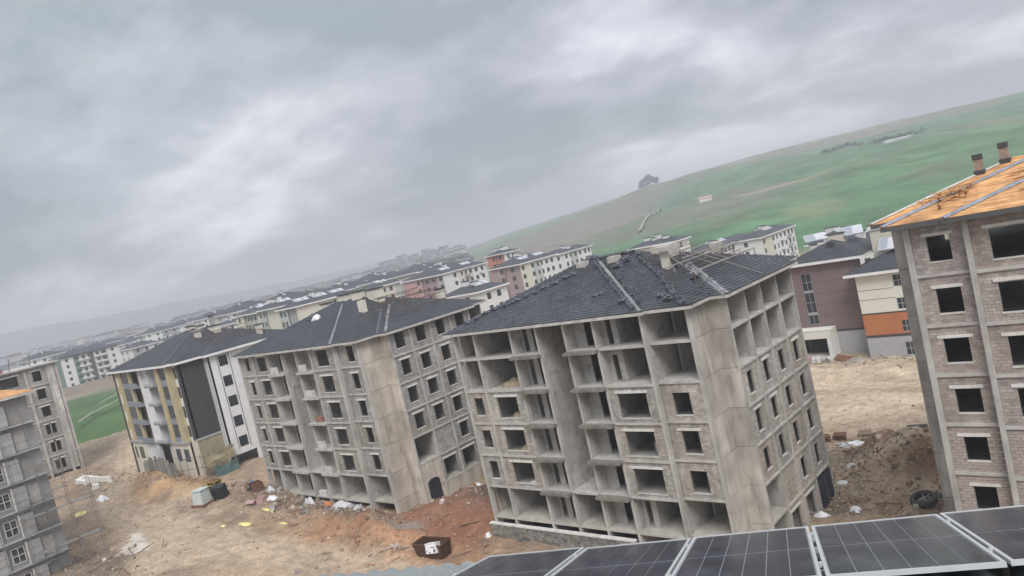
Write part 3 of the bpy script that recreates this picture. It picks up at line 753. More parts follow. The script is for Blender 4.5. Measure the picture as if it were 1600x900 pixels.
    # front bays
    for k in range(6):
        z0, z1 = FLOOR_H * k, FLOOR_H * k + (2.995 - sb if k < 5 else top - 15.02)
        for b in range(7):
            sp = front(k, b)
            if sp is None: continue
            a0, a1 = X[b] + cw / 2, X[b + 1] - cw / 2
            if b == 0: a0 = X[0] + cw + .05
            if b == 6: a1 = X[7] - cw - .05
            F = Ff if b != notch else face(0, .5, 1, 0, 0, -1)
            if sp[0] == 'win':
                w, h, sl_ = sp[1:4]; w += random.uniform(-.08, .08); sl_ += random.uniform(-.05, .05); c = (a0 + a1) / 2 + (sp[4] if len(sp) > 4 else 0) + random.uniform(-.06, .06)
                infill(t, F, a0, a1, z0 + .004, z1, [(c - w / 2, c + w / 2, z0 + sl_, min(z0 + sl_ + h, z1 - .22))], style, sp[5] if len(sp) > 5 else True, objects and b < 2)
            elif sp[0] == 'balc':
                if k > 0:
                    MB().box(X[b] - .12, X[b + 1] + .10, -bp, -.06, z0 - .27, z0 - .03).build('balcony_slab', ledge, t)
                Fb = face(0, 1.25, 1, 0, 0, -1)
                MB().holed(Fb, X[b] + .08, X[b + 1] - .08, z0, z1, -.12, 0, [(a0 + .22, a0 + .72, z0, z0 + 2.35), (a0 + 1.3, a0 + 2.0, z0, z0 + 2.35)] if b == 2 else [(a0 + 1.05, a0 + 1.95, z0, z0 + 2.4)]).build('balcony_wall', 'inner_concrete', t)
                if (k, b) in parapets:
                    q = random.uniform(.45, .8)
                    MB().box(a0 + .3, a0 + .3 + (a1 - a0) * q, -.16, -.04, z0 + .005, z0 + .8).build('parapet', 'sill', t)
    for k in niche:                                     # closet with a door slot in the big room
        z0, z1 = FLOOR_H * k, FLOOR_H * k + (2.995 - sb if k < 5 else top - 15.02); a = X[5] + .07
        MB().holed(face(0, 1.1, 1, 0, 0, -1), a, a + 1.25, z0 + .003, z1, -.12, 0, [(a + .35, a + .85, z0, z0 + 2.2)]).build('closet_wall', 'inner_concrete', t)
        MB().box(a + 1.26, a + 1.38, 1.1, 5.85, z0 + .003, z1).build('closet_wall', 'inner_concrete', t)
    # side bays
    for k in range(-1 if basement else 0, 6):
        z0, z1 = FLOOR_H * k, FLOOR_H * k + (2.995 - sb if k < 5 else top - 15.02)
        for b in range(4):
            sp = side(k, b)
            if sp is None: continue
            a0, a1 = SIDE_Y[b] + (.09 if b else .19), SIDE_Y[b + 1] - (.09 if b < 3 else .2)
            if sp[0] == 'win':
                w, h, sl_ = sp[1:4]; w += random.uniform(-.08, .08); sl_ += random.uniform(-.05, .05); c = (a0 + a1) / 2 + (sp[4] if len(sp) > 4 else 0) + random.uniform(-.06, .06)
                infill(t, Fs, a0, a1, z0 + .004, z1, [(c - w / 2, c + w / 2, z0 + sl_, min(z0 + sl_ + h, z1 - .22))], style, sp[5] if len(sp) > 5 else True)
            elif sp[0] == 'solid': infill(t, Fs, a0, a1, z0 + .004, z1, [], style)
            elif sp[0] == 'cast': MB().fbox(Fs, a0 - .1, a1 + .1, z0 + .01, z1, -.2, -.02).build('shear_wall', shear, t)

# --- the open-fronted frame in the middle, two upper storeys without walls
AX = [0, 2.75, 7.2, 10.15, 13.1, 16.05, 20.45, 24.2]
A = thing('unfinished_apartment_block', 'raw concrete apartment frame, upper two storeys wall-less, dark tiled roof with loose tiles', 'building', (-50.97, 45.8, 1.0))
def a_front(k, b):
    if k >= 4 or k == 0: return ('balc',) if b in (2, 4) else None
    if b == 0: return ('win', 1.1, 1.65, .62, 0, False)
    if b == 1: return ('win', 2.4, 1.95, .38, 0.)
    if b == 5: return ('win', 2.6, 2.0, .32, -.1)
    if b == 6: return ('win', 1.35, 1.8, .42, -.1, k == 2)
    return ('balc',) if b in (2, 4) else None
def a_side(k, b):
    if k >= 4: return None
    if k >= 1: return ('win', .95, 1.75, .6, .05, (k, b) in ((3, 3), (2, 0), (2, 1), (3, 1), (1, 9)))
    if k == 0: return {0: None, 1: ('solid',), 2: ('win', .9, 1.75, .6, 0, False), 3: ('win', .9, 1.75, .6, 0, False)}[b]
    return {0: None, 1: ('win', 1.6, 2.3, .02, 0), 2: ('win', 1.6, 2.3, .02, 0), 3: None}[b]
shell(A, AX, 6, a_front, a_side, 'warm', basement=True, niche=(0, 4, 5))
ZE = 17.55
AR = frame_rects(24.2, AX, 6, .6)
ar = hip_roof(A, AR, ZE, .375, 'tile', ('tile', 'tile_under', 'fascia'), 'fr')
strip('hip_mortar', ar, AR, ZE, .375, (21.0, -.55), (11.9, 8.6), .34, 'hip_mortar', .07, 24, .35)
ridge_tiles(ar, AR, ZE, .375, (20.1, -.1), (11.3, 8.6), .38, .07)
ridge_tiles(ar, AR, ZE, .375, (24.75, -.05), (15.6, 9.0), .36, .08)
ridge_tiles(ar, AR, ZE, .375, (24.2, -.0), (21.5, 2.8), .30, .16)
ridge_tiles(ar, AR, ZE, .375, (9.9, 9.7), (15.0, 9.7), .34, .12)
strip('hip_mortar', ar, AR, ZE, .375, (26.1, 2.95), (20.6, 8.4), .6, 'hip_mortar', .05, 20, .3)
chimney(ar, AR, ZE, .375, 10.2, 8.3, .95, .75, .45); chimney(ar, AR, ZE, .375, 13.4, 8.7, 1.0, .75, .45)
chimney(ar, AR, ZE, .375, 19.35, 7.1, .55, .5, 1.45, 'chimney_cream', True, 'chimney', .42, .42)
chimney(ar, AR, ZE, .375, 17.0, 11.2, 1.9, 1.5, .85, 'chimney'); chimney(ar, AR, ZE, .375, 18.4, 18.0, .9, .9, 1.9, 'chimney')
MB().box(W_ := 24.2 + 1.4 + .02, W_ + .05, 12.75, 15.55, -3.0, -.35).box(W_, W_ + .035, 15.58, 15.62, -3, -.4).build('door_panel', 'door_blue_arch_shade', A)
MB().box(W_ + .055, W_ + .075, 14.1, 14.15, -2.98, -.37).build('door_bar', 'steel_grey', A)
# low masonry wall with a white coping along its foot
rw = thing('retaining_wall', 'low dark stone wall with white coping at the foot of the wall-less block', 'wall', (-50.97, 45.8, 0))
mb = MB(); Fw = face(-.35, -.42, 1, 0, 0, -1)
for (p, q, zl, zh) in block_cells(0, 16.2, -2.4, .33, []): mb.fbox(Fw, p, q, zl, zh, -.3, random.uniform(0, .035), random.uniform(.6, 1.25))
mb.build('stone_courses', 'stone_wall', rw, kind='stuff')
MB().fbox(Fw, .0, 16.2, -2.4, .32, -.33, -.02).build('core', 'mortar_grey', rw)
x = -.05
for wd in (3.1, 9.6, 3.6):
    MB().fbox(Fw, x, x + wd - .1, .335, .42 + random.uniform(0, .05), -.36, .06).build('coping_slab', 'lintel', rw); x += wd
# --- the closed shell to its left
BX = [0, 3.45, 7.1, 10.4, 13.4, 16.45, 21.1, 24.9]
B = thing('unfinished_apartment_block', 'grey block-walled apartment shell with window holes on every storey and dark roof', 'building', (-89.85, 44.72, 1.41))
def b_front(k, b):
    if b in (2, 4): return ('balc',)
    if k == 0 or b == 3: return None
    return {0: ('win', .85, 1.7, .5, .1), 1: ('win', 1.95, 1.85, .4, .1), 5: ('win', 2.1, 1.85, .4, -.1), 6: ('win', 1.15, 1.75, .5, .3)}[b]
def b_side(k, b):
    if k >= 2: return ('win', 1.25, 1.7, .6, .05)
    if k == 1: return {0: None, 1: ('solid',), 2: ('win', 1.25, 1.7, .6, .05), 3: ('win', 1.25, 1.7, .6, .05)}[b]
    if k == 0: return {0: ('cast',), 1: ('win', 1.9, 2.2, .1, 0), 2: ('win', 1.9, 2.2, .1, 0), 3: ('solid',)}[b]
    return ('cast',)
shell(B, BX, 6, b_front, b_side, 'grey', top=17.6, ledge='slab', parapets={(5, 2), (5, 4), (2, 4), (1, 4), (4, 4)}, shear='concrete_warm', basement=True, bp=.38)
BR = frame_rects(24.9, BX, 6, .6); BZ = 17.72
br = hip_roof(B, BR, BZ, .37, 'rows', ('tile_rows', 'tile_under', 'fascia'), 'fr')
strip('hip_mortar', br, BR, BZ, .37, (21.6, -.55), (12.4, 8.6), .28, 'hip_mortar', .05, 20, .2)
strip('hip_mortar', br, BR, BZ, .37, (26.8, 3.0), (20.6, 9.2), .34, 'hip_mortar', .05, 16, .3)
strip('valley_strip', br, BR, BZ, .37, (25.5, 2.9), (20.0, 8.4), .3, 'ridge_tile', .02, 16, .1)
chimney(br, BR, BZ, .37, 19.3, 6.4, .75, .7, 1.3, 'chimney_cream')
chimney(br, BR, BZ, .37, 14.2, 9.9, 1.7, .9, .8, 'chimney_cream', True); chimney(br, BR, BZ, .37, 17.2, 10.2, 1.9, 1.0, 1.35, 'chimney_cream', True)
chimney(br, BR, BZ, .37, 11.2, 9.9, 1.4, .8, .7, 'chimney_cream', True); chimney(br, BR, BZ, .37, 8.4, 9.0, 1.5, .7, .5, 'chimney_cream', True)
chimney(br, BR, BZ, .37, 19.2, 18.6, .8, .8, 1.9, 'chimney_cream', True)
# arched opening in the cast corner wall: flat face, inside shade painted dark
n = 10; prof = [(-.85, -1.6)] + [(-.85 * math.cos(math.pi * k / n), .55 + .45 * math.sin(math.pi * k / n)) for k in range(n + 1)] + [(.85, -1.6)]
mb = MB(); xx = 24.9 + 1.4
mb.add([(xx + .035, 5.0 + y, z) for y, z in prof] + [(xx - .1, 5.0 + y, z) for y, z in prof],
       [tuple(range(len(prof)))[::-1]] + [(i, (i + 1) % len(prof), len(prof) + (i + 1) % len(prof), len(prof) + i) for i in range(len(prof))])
mb.build('archway', 'door_blue_arch_shade', B)
# --- the timber-roofed shell at the edge of the yard
RX = [0, 3.30, 7.75, 10.7, 13.65, 16.6, 21.05, 24.2]
Rb = thing('unfinished_apartment_block', 'grey block-walled apartment shell with orange timber deck roof and two chimneys', 'building', (-12.56, 47.06, 3.43))
def r_front(k, b):
    if b == 3: return None
    if b in (2, 4): return ('balc',)
    return {0: ('win', 1.22, 1.5, .62, -.02), 1: ('win', 2.6, 1.75, .42, .1), 5: ('win', 2.2, 1.7, .5), 6: ('win', 1.2, 1.6, .6)}[b]
shell(Rb, RX, 0, r_front, lambda k, b: ('win', 1.1, 1.6, .6), 'cold', top=17.9, ledge='slab', basement=True, shear='concrete', objects=True, cw=.3, sb=.2, deep=True)
RZ = 18.18; RS = .30
RRc = frame_rects(24.2, RX, 0, .9)
rr = hip_roof(Rb, RRc, RZ, RS, 'plain', ('timber_deck', 'timber_deck', 'fascia_dark'), fh=.28)
mb = MB()     # sheathing boards, too many to count
for i, (x0, y0, x1, y1) in enumerate(RRc):
    d = (y1 - y0) / 2
    for t in np.arange(0, d - .1, .16):
        a = x0 + t
        while a < x1 - t:
            b_ = min(a + random.uniform(1.2, 3.2), x1 - t)
            if b_ - a > .3:
                ty = random.random(); zt = RZ + RS * t + random.uniform(.008, .03); zb = zt + RS * .15
                mb.add([(a, y0 + t, zt), (b_, y0 + t, zt), (b_ - .0, y0 + t + .152, zb), (a, y0 + t + .152, zb), (a, y0 + t, zt - .03), (b_, y0 + t, zt - .03)], [(0, 1, 2, 3), (4, 5, 1, 0)], random.uniform(.72, 1.25))
            a = b_ + random.uniform(0, .03)
    dd = (x1 - x0) / 2
    for t in np.arange(0, min(d, dd) - .1, .16):        # left hip plane
        zt = RZ + RS * t + .02
        mb.add([(x0 + t, y0 + t, zt), (x0 + t, y1 - t, zt), (x0 + t + .152, y1 - t, zt + RS * .15), (x0 + t + .152, y0 + t, zt + RS * .15)], [(0, 1, 2, 3)], random.uniform(.75, 1.2))
mb.build('roof_boards', 'timber', rr, kind='stuff')
strip('valley_strip', rr, RRc, RZ, RS, (-.85, -.35), (7.3, 7.8), .5, 'valley_metal', .05, 14)
strip('valley_strip', rr, RRc, RZ, RS, (2.45, -.85), (11.5, 8.2), .55, 'valley_metal', .05, 14)
strip('valley_strip', rr, RRc, RZ, RS, (-2.25, 2.65), (4.2, 9.1), .3, 'sill', .04, 10)
for (x, y) in ((3.1, 7.9), (4.35, 9.1)):
    c = chimney(rr, RRc, RZ, RS, x, y, .46, .42, .9, 'chimney_brick', True, 'cap_dark', .03, .34)
    MB().box(x - .3, x + .3, y - .28, y + .28, roof_z(RRc, RZ, RS, x, y) - .2, roof_z(RRc, RZ, RS, x, y) + .22).build('flashing', 'cap_dark', c)
# ------------------------------------------------------------------ finished house of the same type, yellow and dark grey
def win(parent, F, a0, a1, z0, z1, d, bars=(1, 1), fm='frame_white', gm='pane', fw=.07, name='window'):
    """window: frame with glazing bars and panes, set on a facade"""
    mb = MB()
    mb.fbox(F, a0, a1, z0, z0 + fw, d - .06, d); mb.fbox(F, a0, a1, z1 - fw, z1, d - .06, d)
    mb.fbox(F, a0, a0 + fw, z0 + fw, z1 - fw, d - .06, d); mb.fbox(F, a1 - fw, a1, z0 + fw, z1 - fw, d - .06, d)
    for i in range(1, bars[0] + 1):
        a = a0 + (a1 - a0) * i / (bars[0] + 1); mb.fbox(F, a - fw / 2, a + fw / 2, z0 + fw, z1 - fw, d - .05, d - .005)
    for i in range(1, bars[1] + 1):
        z = z0 + (z1 - z0) * i / (bars[1] + 1); mb.fbox(F, a0 + fw, a1 - fw, z - fw / 2, z + fw / 2, d - .055, d - .01)
    o = mb.build(name, fm, parent)
    MB().fbox(F, a0 + .02, a1 - .02, z0 + .02, z1 - .02, d - .035, d - .02).build('pane', gm, o)
    return o
C = thing('apartment_block', 'finished apartment block with yellow balcony front, dark grey corner and white end wall', 'building', (-133.3, 44.7, 1.2))
Cf = face(0, 0, 1, 0, 0, -1)
def fb(F, a0, a1, z0, z1, m, d0=-.3, d1=0., name='wall'): return MB().fbox(F, a0, a1, z0, z1, d0, d1).build(name, m, C)
T = 17.75
fb(Cf, 0, .55, 0, T, 'dark_clad', -.3, .05); fb(Cf, .56, 2.7, 6.1, T, 'yellow_paint'); fb(Cf, 2.71, 6.0, 6.1, T, 'yellow_paint', -.5, -.2)
fb(Cf, 6.01, 8.9, 6.1, T, 'sand_paint', -1.6, -1.2); fb(Cf, 6.01, 6.9, 6.1, T, 'yellow_paint', -.35, -.01)
fb(Cf, 10.5, 13.4, 6.1, T, 'white_paint', -1.2, -.6); fb(Cf, 13.41, 16.6, 6.1, T, 'white_grey', -1.7, -1.3); fb(Cf, 13.41, 13.6, 6.1, T, 'white_paint', -1.29, .02)
fb(Cf, 8.91, 10.49, 6.1, T, 'white_paint', -1.55, -1.15); fb(Cf, 10.3, 10.49, 6.1, T, 'white_paint', -1.1, .02)
fb(Cf, 16.61, 18.0, 6.1, T, 'yellow_paint'); fb(Cf, 18.01, 20.4, 6.1, T, 'yellow_paint', -.5, -.2); fb(Cf, 20.41, 21.6, 6.1, T, 'yellow_paint', -.9, 0.)
for k in range(4):
    z = 6.3 + 2.95 * k
    win(C, Cf, 2.9, 5.8, z + .55, z + 2.5, -.15, (1, 0), 'band_dark', 'pane_grey'); fb(Cf, 2.9, 5.8, z - .45, z + .5, 'bluegrey_panel', -.2, -.12, 'spandrel')
    win(C, Cf, 18.1, 20.3, z + .5, z + 2.5, -.15, (1, 0), 'band_dark', 'pane_grey'); fb(Cf, 18.1, 20.3, z - .45, z + .45, 'bluegrey_panel', -.2, -.12, 'spandrel')
    fb(Cf, 1.15, 1.6, z + .2, z + 1.7, 'white_paint', .0, .03, 'spandrel')
    win(C, Cf, 8.95, 9.9, z + .1, z + 2.4, -1.1, (0, 0), 'band_dark', 'pane'); win(C, Cf, 14.0, 15.0, z + .1, z + 2.3, -1.25, (0, 0), 'frame_white', 'pane')
    fb(Cf, 6.9, 10.2, z - .35, z - .1, 'bluegrey_panel', -1.2, .5, 'balcony_slab'); fb(Cf, 13.2, 16.4, z - .35, z - .1, 'bluegrey_panel', -1.3, .6, 'balcony_slab')
    fb(Cf, 6.9, 10.2, z - .09, z + .5, 'bluegrey_panel', .42, .5, 'parapet'); fb(Cf, 13.2, 16.4, z - .09, z + .25, 'mint_wall', .52, .6, 'parapet')
fb(Cf, -.05, 21.7, 5.75, 6.09, 'grey_wall', -.6, .15, 'ledge')
for a0, a1, m in ((0, 2.2, 'cream_wall'), (2.21, 6, 'cream_wall'), (6.01, 9.5, 'white_paint'), (9.51, 11.2, 'white_grey'), (15.2, 21.6, 'cream_wall')): fb(Cf, a0, a1, -1, 5.74, m, -.5, -.05)
fb(Cf, 11.21, 15.19, -1, 5.74, 'inner_concrete', -2.2, -2.0)
for a in (1.2, 3.0, 17.2, 20.0): win(C, Cf, a, a + (1.6 if a > 2 else .7), 3.1, 5.0, -.02, (1, 0), 'band_dark', 'pane_grey')
Cn = face(0, .8, 1, 0, 0, -1); Cr = face(21.6, 0, 0, 1, 1, 0); Cd = face(23.6, 0, 0, 1, 1, 0); Cs = face(25.0, 0, 0, 1, 1, 0)
fb(Cn, 21.61, 22.5, 6.1, T, 'white_paint'); fb(Cn, 22.51, 23.6, 6.1, T, 'dark_clad'); fb(Cn, 21.61, 23.6, -1, 6.09, 'cream_wall', -.3, .03)
for k in range(4): win(C, Cn, 21.7, 22.4, 6.7 + 2.95 * k, 8.4 + 2.95 * k, .03, (0, 0), 'band_dark', 'pane')
fb(Cd, .81, 4.6, 6.35, T, 'dark_clad', -.3, 0.); fb(Cd, .81, 4.6, -1, 6.0, 'net_yellow', -.3, .02, 'wall'); fb(Cd, .75, 4.75, 6.01, 6.34, 'grey_wall', -.3, .12, 'ledge')
fb(face(0, 4.6, 1, 0, 0, -1), 23.61, 25.0, -1, T, 'white_grey', -.3, 0.)  # white return wall, its slight shade put into the greyer paint colour
C_HOLE = (5.0, 8.7, -1, 2.2)
MB().holed(Cs, 4.61, 15.9, -1, T, -.3, 0., [C_HOLE, (6.05, 7.85, 2.95, T)]).build('wall', 'white_paint', C)
fb(Cs, 6.05, 7.85, 2.95, T, 'white_paint', -.3, -.05); fb(Cs, 7.86, 7.95, 2.9, T, 'band_dark', -.02, .03, 'frame'); fb(Cs, 5.96, 6.04, 2.9, T, 'band_dark', -.02, .02, 'frame')
for k in range(5): win(C, Cs, 6.25, 7.6, 3.2 + 3.13 * k, 4.75 + 3.13 * k, .0, (0, 0), 'band_dark', 'pane')
MB().box(19.5, 24.6, 4.7, 9.5, -1, -.6).build('garage_floor', 'slab_floor', C); MB().box(20.0, 20.2, 4.7, 15.5, -1, T).build('inner_wall', 'inner_concrete', C)
MB().box(.1, 21.5, 19.1, 19.3, -1, T).box(-.2, .0, .1, 19.1, -1, T).build('rear_wall', 'white_paint', C)
CR = [(-.7, -.7, 22.3, 20), (-.7, .1, 24.3, 20), (-2, 3.9, 25.7, 16.5)]; CZ = 17.98
cr_ = hip_roof(C, CR, CZ, .37, 'rows', ('tile_rows', 'tile_under', 'fascia_white'), 'fr', fh=.34)
strip('hip_strip', cr_, CR, CZ, .37, (22.2, -.6), (13.2, 8.4), .25, 'ridge_tile', .05, 14); strip('hip_strip', cr_, CR, CZ, .37, (25.6, 4.0), (20.0, 9.6), .25, 'ridge_tile', .05, 14)
chimney(cr_, CR, CZ, .37, 17.4, 7.6, .9, .8, .95, 'chimney_cream', True, 'chimney', .25, .12)
chimney(cr_, CR, CZ, .37, 10.5, 9.8, 1.6, .8, .5, 'chimney_cream', True); chimney(cr_, CR, CZ, .37, 13.2, 10.2, 1.6, .8, .45, 'chimney_cream', True)
chimney(cr_, CR, CZ, .37, 16.6, 10.8, 2.6, 1.0, .75, 'chimney_cream', True); chimney(cr_, CR, CZ, .37, 15.2, 11.4, .6, .6, 2.1, 'grey_wall', True, 'cap_dark', .2, .12)
chimney(cr_, CR, CZ, .37, 22.4, 15.2, .8, .7, 1.5, 'chimney_cream', True)

# solar racks of thin steel on the roofs
def rack(label, base, rects, ze, s, rails, y0, y1, hgt, m1, braces, rust=()):
    t = thing('solar_rack', label, 'rack', base)
    zr = lambda x, y: roof_z(rects, ze, s, x, y)
    for (x, ya, yb, h) in rails:
        MB().bar((x, ya, zr(x, (ya + yb) / 2) + h), (x, yb, zr(x, (ya + yb) / 2) + h), .085).build('rail', m1, t)
        for y in np.arange(ya + .6, yb, 2.2):
            MB().bar((x, y, zr(x, y) - .05), (x, y, zr(x, (ya + yb) / 2) + h), .05).build('post', 'steel_rust', t)
            MB().box(x - .12, x + .12, y - .12, y + .12, zr(x, y) + .03, zr(x, y) + .075).build('foot_plate', 'steel_grey', t)
    for (xa, ya, xb, yb, ha, hb) in braces:
        MB().bar((xa, ya, zr(xa, ya) + ha), (xb, yb, zr(xb, yb) + hb), .045).build('brace', m1, t)
    for x in rust:
        MB().bar((x, y0, zr(x, (y0 + y1) / 2) + .22), (x, y1, zr(x, (y0 + y1) / 2) + .22), .07, .05).build('purlin', 'steel_rust', t)
    return t
rack('empty solar rack of pale steel rails on the wall-less block\'s roof', (-50.97, 45.8, 1.0), AR, ZE, .375,
     [(23.1, 3.9, 15.6, .62), (21.5, 3.3, 16.2, .75), (20.6, 7.6, 15.6, .8), (18.9, 8.2, 12.6, .7), (16.6, 9.5, 16.0, .5)], 7.5, 15.8, 0, 'steel_pale',
     [(23.1, 5.0, 18.9, 8.6, .6, .7), (23.1, 8.0, 18.9, 10.5, .6, .6), (21.5, 4.6, 18.9, 8.4, .7, .6), (23.1, 10.5, 20.6, 12.0, .6, .7), (25.9, 9.9, 20.6, 9.6, .12, .8), (23.1, 13.5, 20.6, 15.0, .6, .7),
      (20.6, 9.0, 17.0, 12.5, .8, .5), (20.6, 12, 16.8, 14.5, .8, .5)], (22.3, 21.8, 21.1, 20.2, 19.6, 18.9, 18.3, 17.7, 17.1))
rack('empty solar rack of rusty rails on the closed grey shell\'s roof', (-89.85, 44.72, 1.41), BR, BZ, .37,
     [(24.2, 5.4, 16.2, .55), (22.6, 5.0, 16.4, .65), (21.2, 5.6, 16.3, .7), (19.8, 7.2, 16.2, .7), (18.2, 9.0, 16.0, .6), (16.8, 10.5, 16.5, .6)], 0, 0, 0, 'steel_rust',
     [(24.2, 6, 21.2, 9.5, .5, .7), (24.2, 9.5, 21.2, 12.5, .5, .7), (22.6, 5.5, 19.8, 8.0, .6, .7), (21.2, 8, 18.2, 11, .7, .6), (24.2, 13, 21.2, 15.5, .5, .7), (21.2, 11, 18.2, 14, .7, .6), (22.0, 5.1, 19.5, 5.4, .3, .3)])
rack('empty solar rack of rusty rails on the yellow finished block\'s roof', (-133.3, 44.7, 1.2), CR, CZ, .37,
     [(23.0, 6.0, 15.6, .5), (21.4, 6.2, 15.8, .6), (19.8, 7.6, 15.8, .6), (18.2, 9.0, 15.6, .6)], 0, 0, 0, 'steel_rust',
     [(23, 6.5, 19.8, 9, .5, .6), (23, 10, 19.8, 12.5, .5, .6), (21.4, 8, 18.2, 11, .6, .6), (23, 13, 19.8, 15.2, .5, .6), (19.0, 6.6, 17.0, 8.4, .2, .5), (16.4, 6.8, 18.4, 8.6, .2, .5)])

# ------------------------------------------------------------------ purple and cream house with its orange band
P = thing('apartment_block', 'finished house with mauve cladding, white porch and orange band behind the open frame', 'building', (0, 0, 0))
Pf = face(0, 108.5, 1, 0, 0, -1); Pw = face(0, 105.5, 1, 0, 0, -1)
def pb_(F, a0, a1, z0, z1, m, d0=-.3, d1=0., name='wall'): return MB().fbox(F, a0, a1, z0, z1, d0, d1).build(name, m, P)
MB().holed(Pf, -44.9, -34.7, 2.3, 12.35, -.3, 0, [(-43.3, -41.75, 3.3, 10.95)]).build('wall', 'purple_clad', P)
for z in (4.5, 6.15, 7.8, 9.5, 11.1): pb_(Pf, -41.7, -34.75, z, z + .05, 'seam', -.02, .012, 'cladding_seam'); pb_(Pf, -44.85, -43.35, z, z + .05, 'seam', -.02, .012, 'cladding_seam')
for z0, z1, b in ((8.35, 10.9, (1, 1)), (5.05, 8.1, (1, 1)), (3.32, 4.75, (1, 0))): win(P, Pf, -43.25, -41.8, z0, z1, -.05, b, 'grey_wall', 'pane', .055)
pb_(Pf, -43.25, -41.8, 8.11, 8.34, 'grey_wall', -.2, -.06, 'spandrel'); pb_(Pf, -43.25, -41.8, 4.76, 5.04, 'grey_wall', -.2, -.06, 'spandrel')
pb_(Pf, -40.0, -34.72, 2.0, 2.29, 'band_dark', -.3, .04, 'band'); pb_(Pf, -39.9, -34.72, -2, 1.99, 'render_grey'); pb_(face(-44.9, 108.5, 0, 1, -1, 0), .31, 12, -2, 12.3, 'purple_clad')
pb_(Pf, -44.9, -39.91, -2, 2.29, 'inner_concrete', -1.6, -1.3)
porch = MB().box(-45.0, -39.6, 105.6, 108.48, 1.75, 2.9).box(-45.0, -39.6, 105.55, 105.75, 2.9, 3.05).build('porch_roof', 'cream_clad', P)
for x in (-44.95, -40.2): MB().box(x, x + .55, 105.65, 106.2, -2, 1.74).build('porch_post', 'white_wall', P)
MB().box(-40.0, -39.6, 106.3, 108.45, -2, 1.74).build('porch_wall', 'white_wall', P); MB().box(-45.1, -39.4, 104.6, 108.4, -2, -.95).build('porch_step', 'slab_floor', P)
MB().box(-43.7, -41.2, 108.5, 109.2, -.9, 1.7).build('doorway', 'doorway_shade', P)  # solid block filling the doorway, its inner shade put into the dark colour
MB().holed(Pw, -34.75, -20, -2.2, 1.35, -.3, 0, [(-30.1, -28.9, -1.3, .5)]).build('wall', 'render_grey', P)
pb_(Pw, -34.72, -20, 1.36, 1.7, 'band_dark', -.3, .03, 'band')
MB().holed(Pw, -34.75, -20, 1.71, 4.6, -.3, 0, [(-29.95, -28.8, 1.9, 3.5)]).build('wall', 'orange_clad', P)
pb_(Pw, -34.72, -20, 4.61, 4.78, 'band_dark', -.3, .03, 'band')
MB().holed(Pw, -34.75, -20, 4.79, 9.9, -.3, 0, [(-30.1, -28.8, 5.0, 6.55), (-30.1, -28.8, 8.1, 9.72)]).build('wall', 'cream_clad', P)
for z in (6.62, 7.95): pb_(Pw, -34.7, -30.2, z, z + .06, 'band_dark', -.02, .012, 'cladding_seam')
for z0, z1 in ((-1.3, .5), (1.9, 3.5), (5.0, 6.55), (8.1, 9.72)): win(P, Pw, -30.08, -28.85, z0, z1, -.06, (1, 1), 'render_grey', 'pane', .07)
pb_(face(-34.75, 105.5, 0, 1, -1, 0), .31, 3.0, -2, 9.9, 'cream_clad')
P1 = [(-45.7, 107.7, -33.9, 124)]
pr1 = hip_roof(P, P1, 12.6, .36, 'rows', ('tile_rows', 'tile_under', 'fascia_white'), 'fr', fh=.4)
pr2 = hip_roof(P, [(-36.0, 104.6, -19.5, 118)], 10.5, .36, 'rows', ('tile_rows', 'tile_under', 'fascia_white'), 'flr', fh=.4)
MB().box(-33.6, -28.4, 111.5, 117, 9.0, 15.4).build('stair_tower', 'cream_wall', P); MB().box(-33.8, -28.2, 111.3, 117.2, 15.4, 15.7).build('parapet', 'white_wall', P)
chimney(pr1, P1, 12.6, .36, -39.3, 115.0, 2.6, 1.2, .9, 'chimney_cream', True); chimney(pr1, P1, 12.6, .36, -39.2, 111.6, .9, .8, .75, 'cap_dark')
chimney(pr1, P1, 12.6, .36, -44.2, 118.5, .9, .8, .9, 'white_wall', True); chimney(pr1, P1, 12.6, .36, -42.2, 119.5, 1.0, .8, 1.0, 'white_wall', True); chimney(pr1, P1, 12.6, .36, -37.2, 119.5, 1.0, .8, .9, 'white_wall', True)
def collector(label, x, y, z, w, d, tilt, rz, group='solar water heater panels on the far roofs'):
    t = thing('solar_collector', label, 'solar panel', (x, y, z), rz, group)
    zz = d * math.sin(tilt); yy = d * math.cos(tilt); n = max(1, int(w / 1.1))
    MB().add([(-w / 2, 0, .1), (w / 2, 0, .1), (w / 2, yy, .1 + zz), (-w / 2, yy, .1 + zz), (-w / 2, 0, 0), (w / 2, 0, 0), (w / 2, yy, zz), (-w / 2, yy, zz)],
             [(0, 1, 2, 3), (7, 6, 5, 4), (0, 4, 5, 1), (1, 5, 6, 2), (2, 6, 7, 3), (3, 7, 4, 0)]).build('frame', 'panel_white', t)
    for i in range(n):
        a, b = -w / 2 + w * i / n + .06, -w / 2 + w * (i + 1) / n - .06; e = .06
        MB().add([(a, e, .105 + e * math.tan(tilt)), (b, e, .105 + e * math.tan(tilt)), (b, yy - e, .105 + zz - e * math.tan(tilt)), (a, yy - e, .105 + zz - e * math.tan(tilt))], [(0, 1, 2, 3)]).build('glass', 'panel_white' if i % 2 else 'collector', t)
    for sx in (-w / 2 + .15, w / 2 - .15): MB().bar((sx, yy - .1, -.6), (sx, yy - .1, zz), .06).build('leg', 'steel_grey', t)
    return t
collector('pale solar panel in front of cream chimney on the mauve house roof', -41.6, 113.2, 15.1, 3.2, 1.7, .5, .5)
collector('pale solar panel right of the cream chimney on the mauve house roof', -36.6, 114.4, 15.0, 2.6, 1.9, .6, .35)
collector('striped solar panel by the cream stair tower beside the timber roof', -30.4, 108.8, 12.7, 3.6, 2.4, .6, .0)

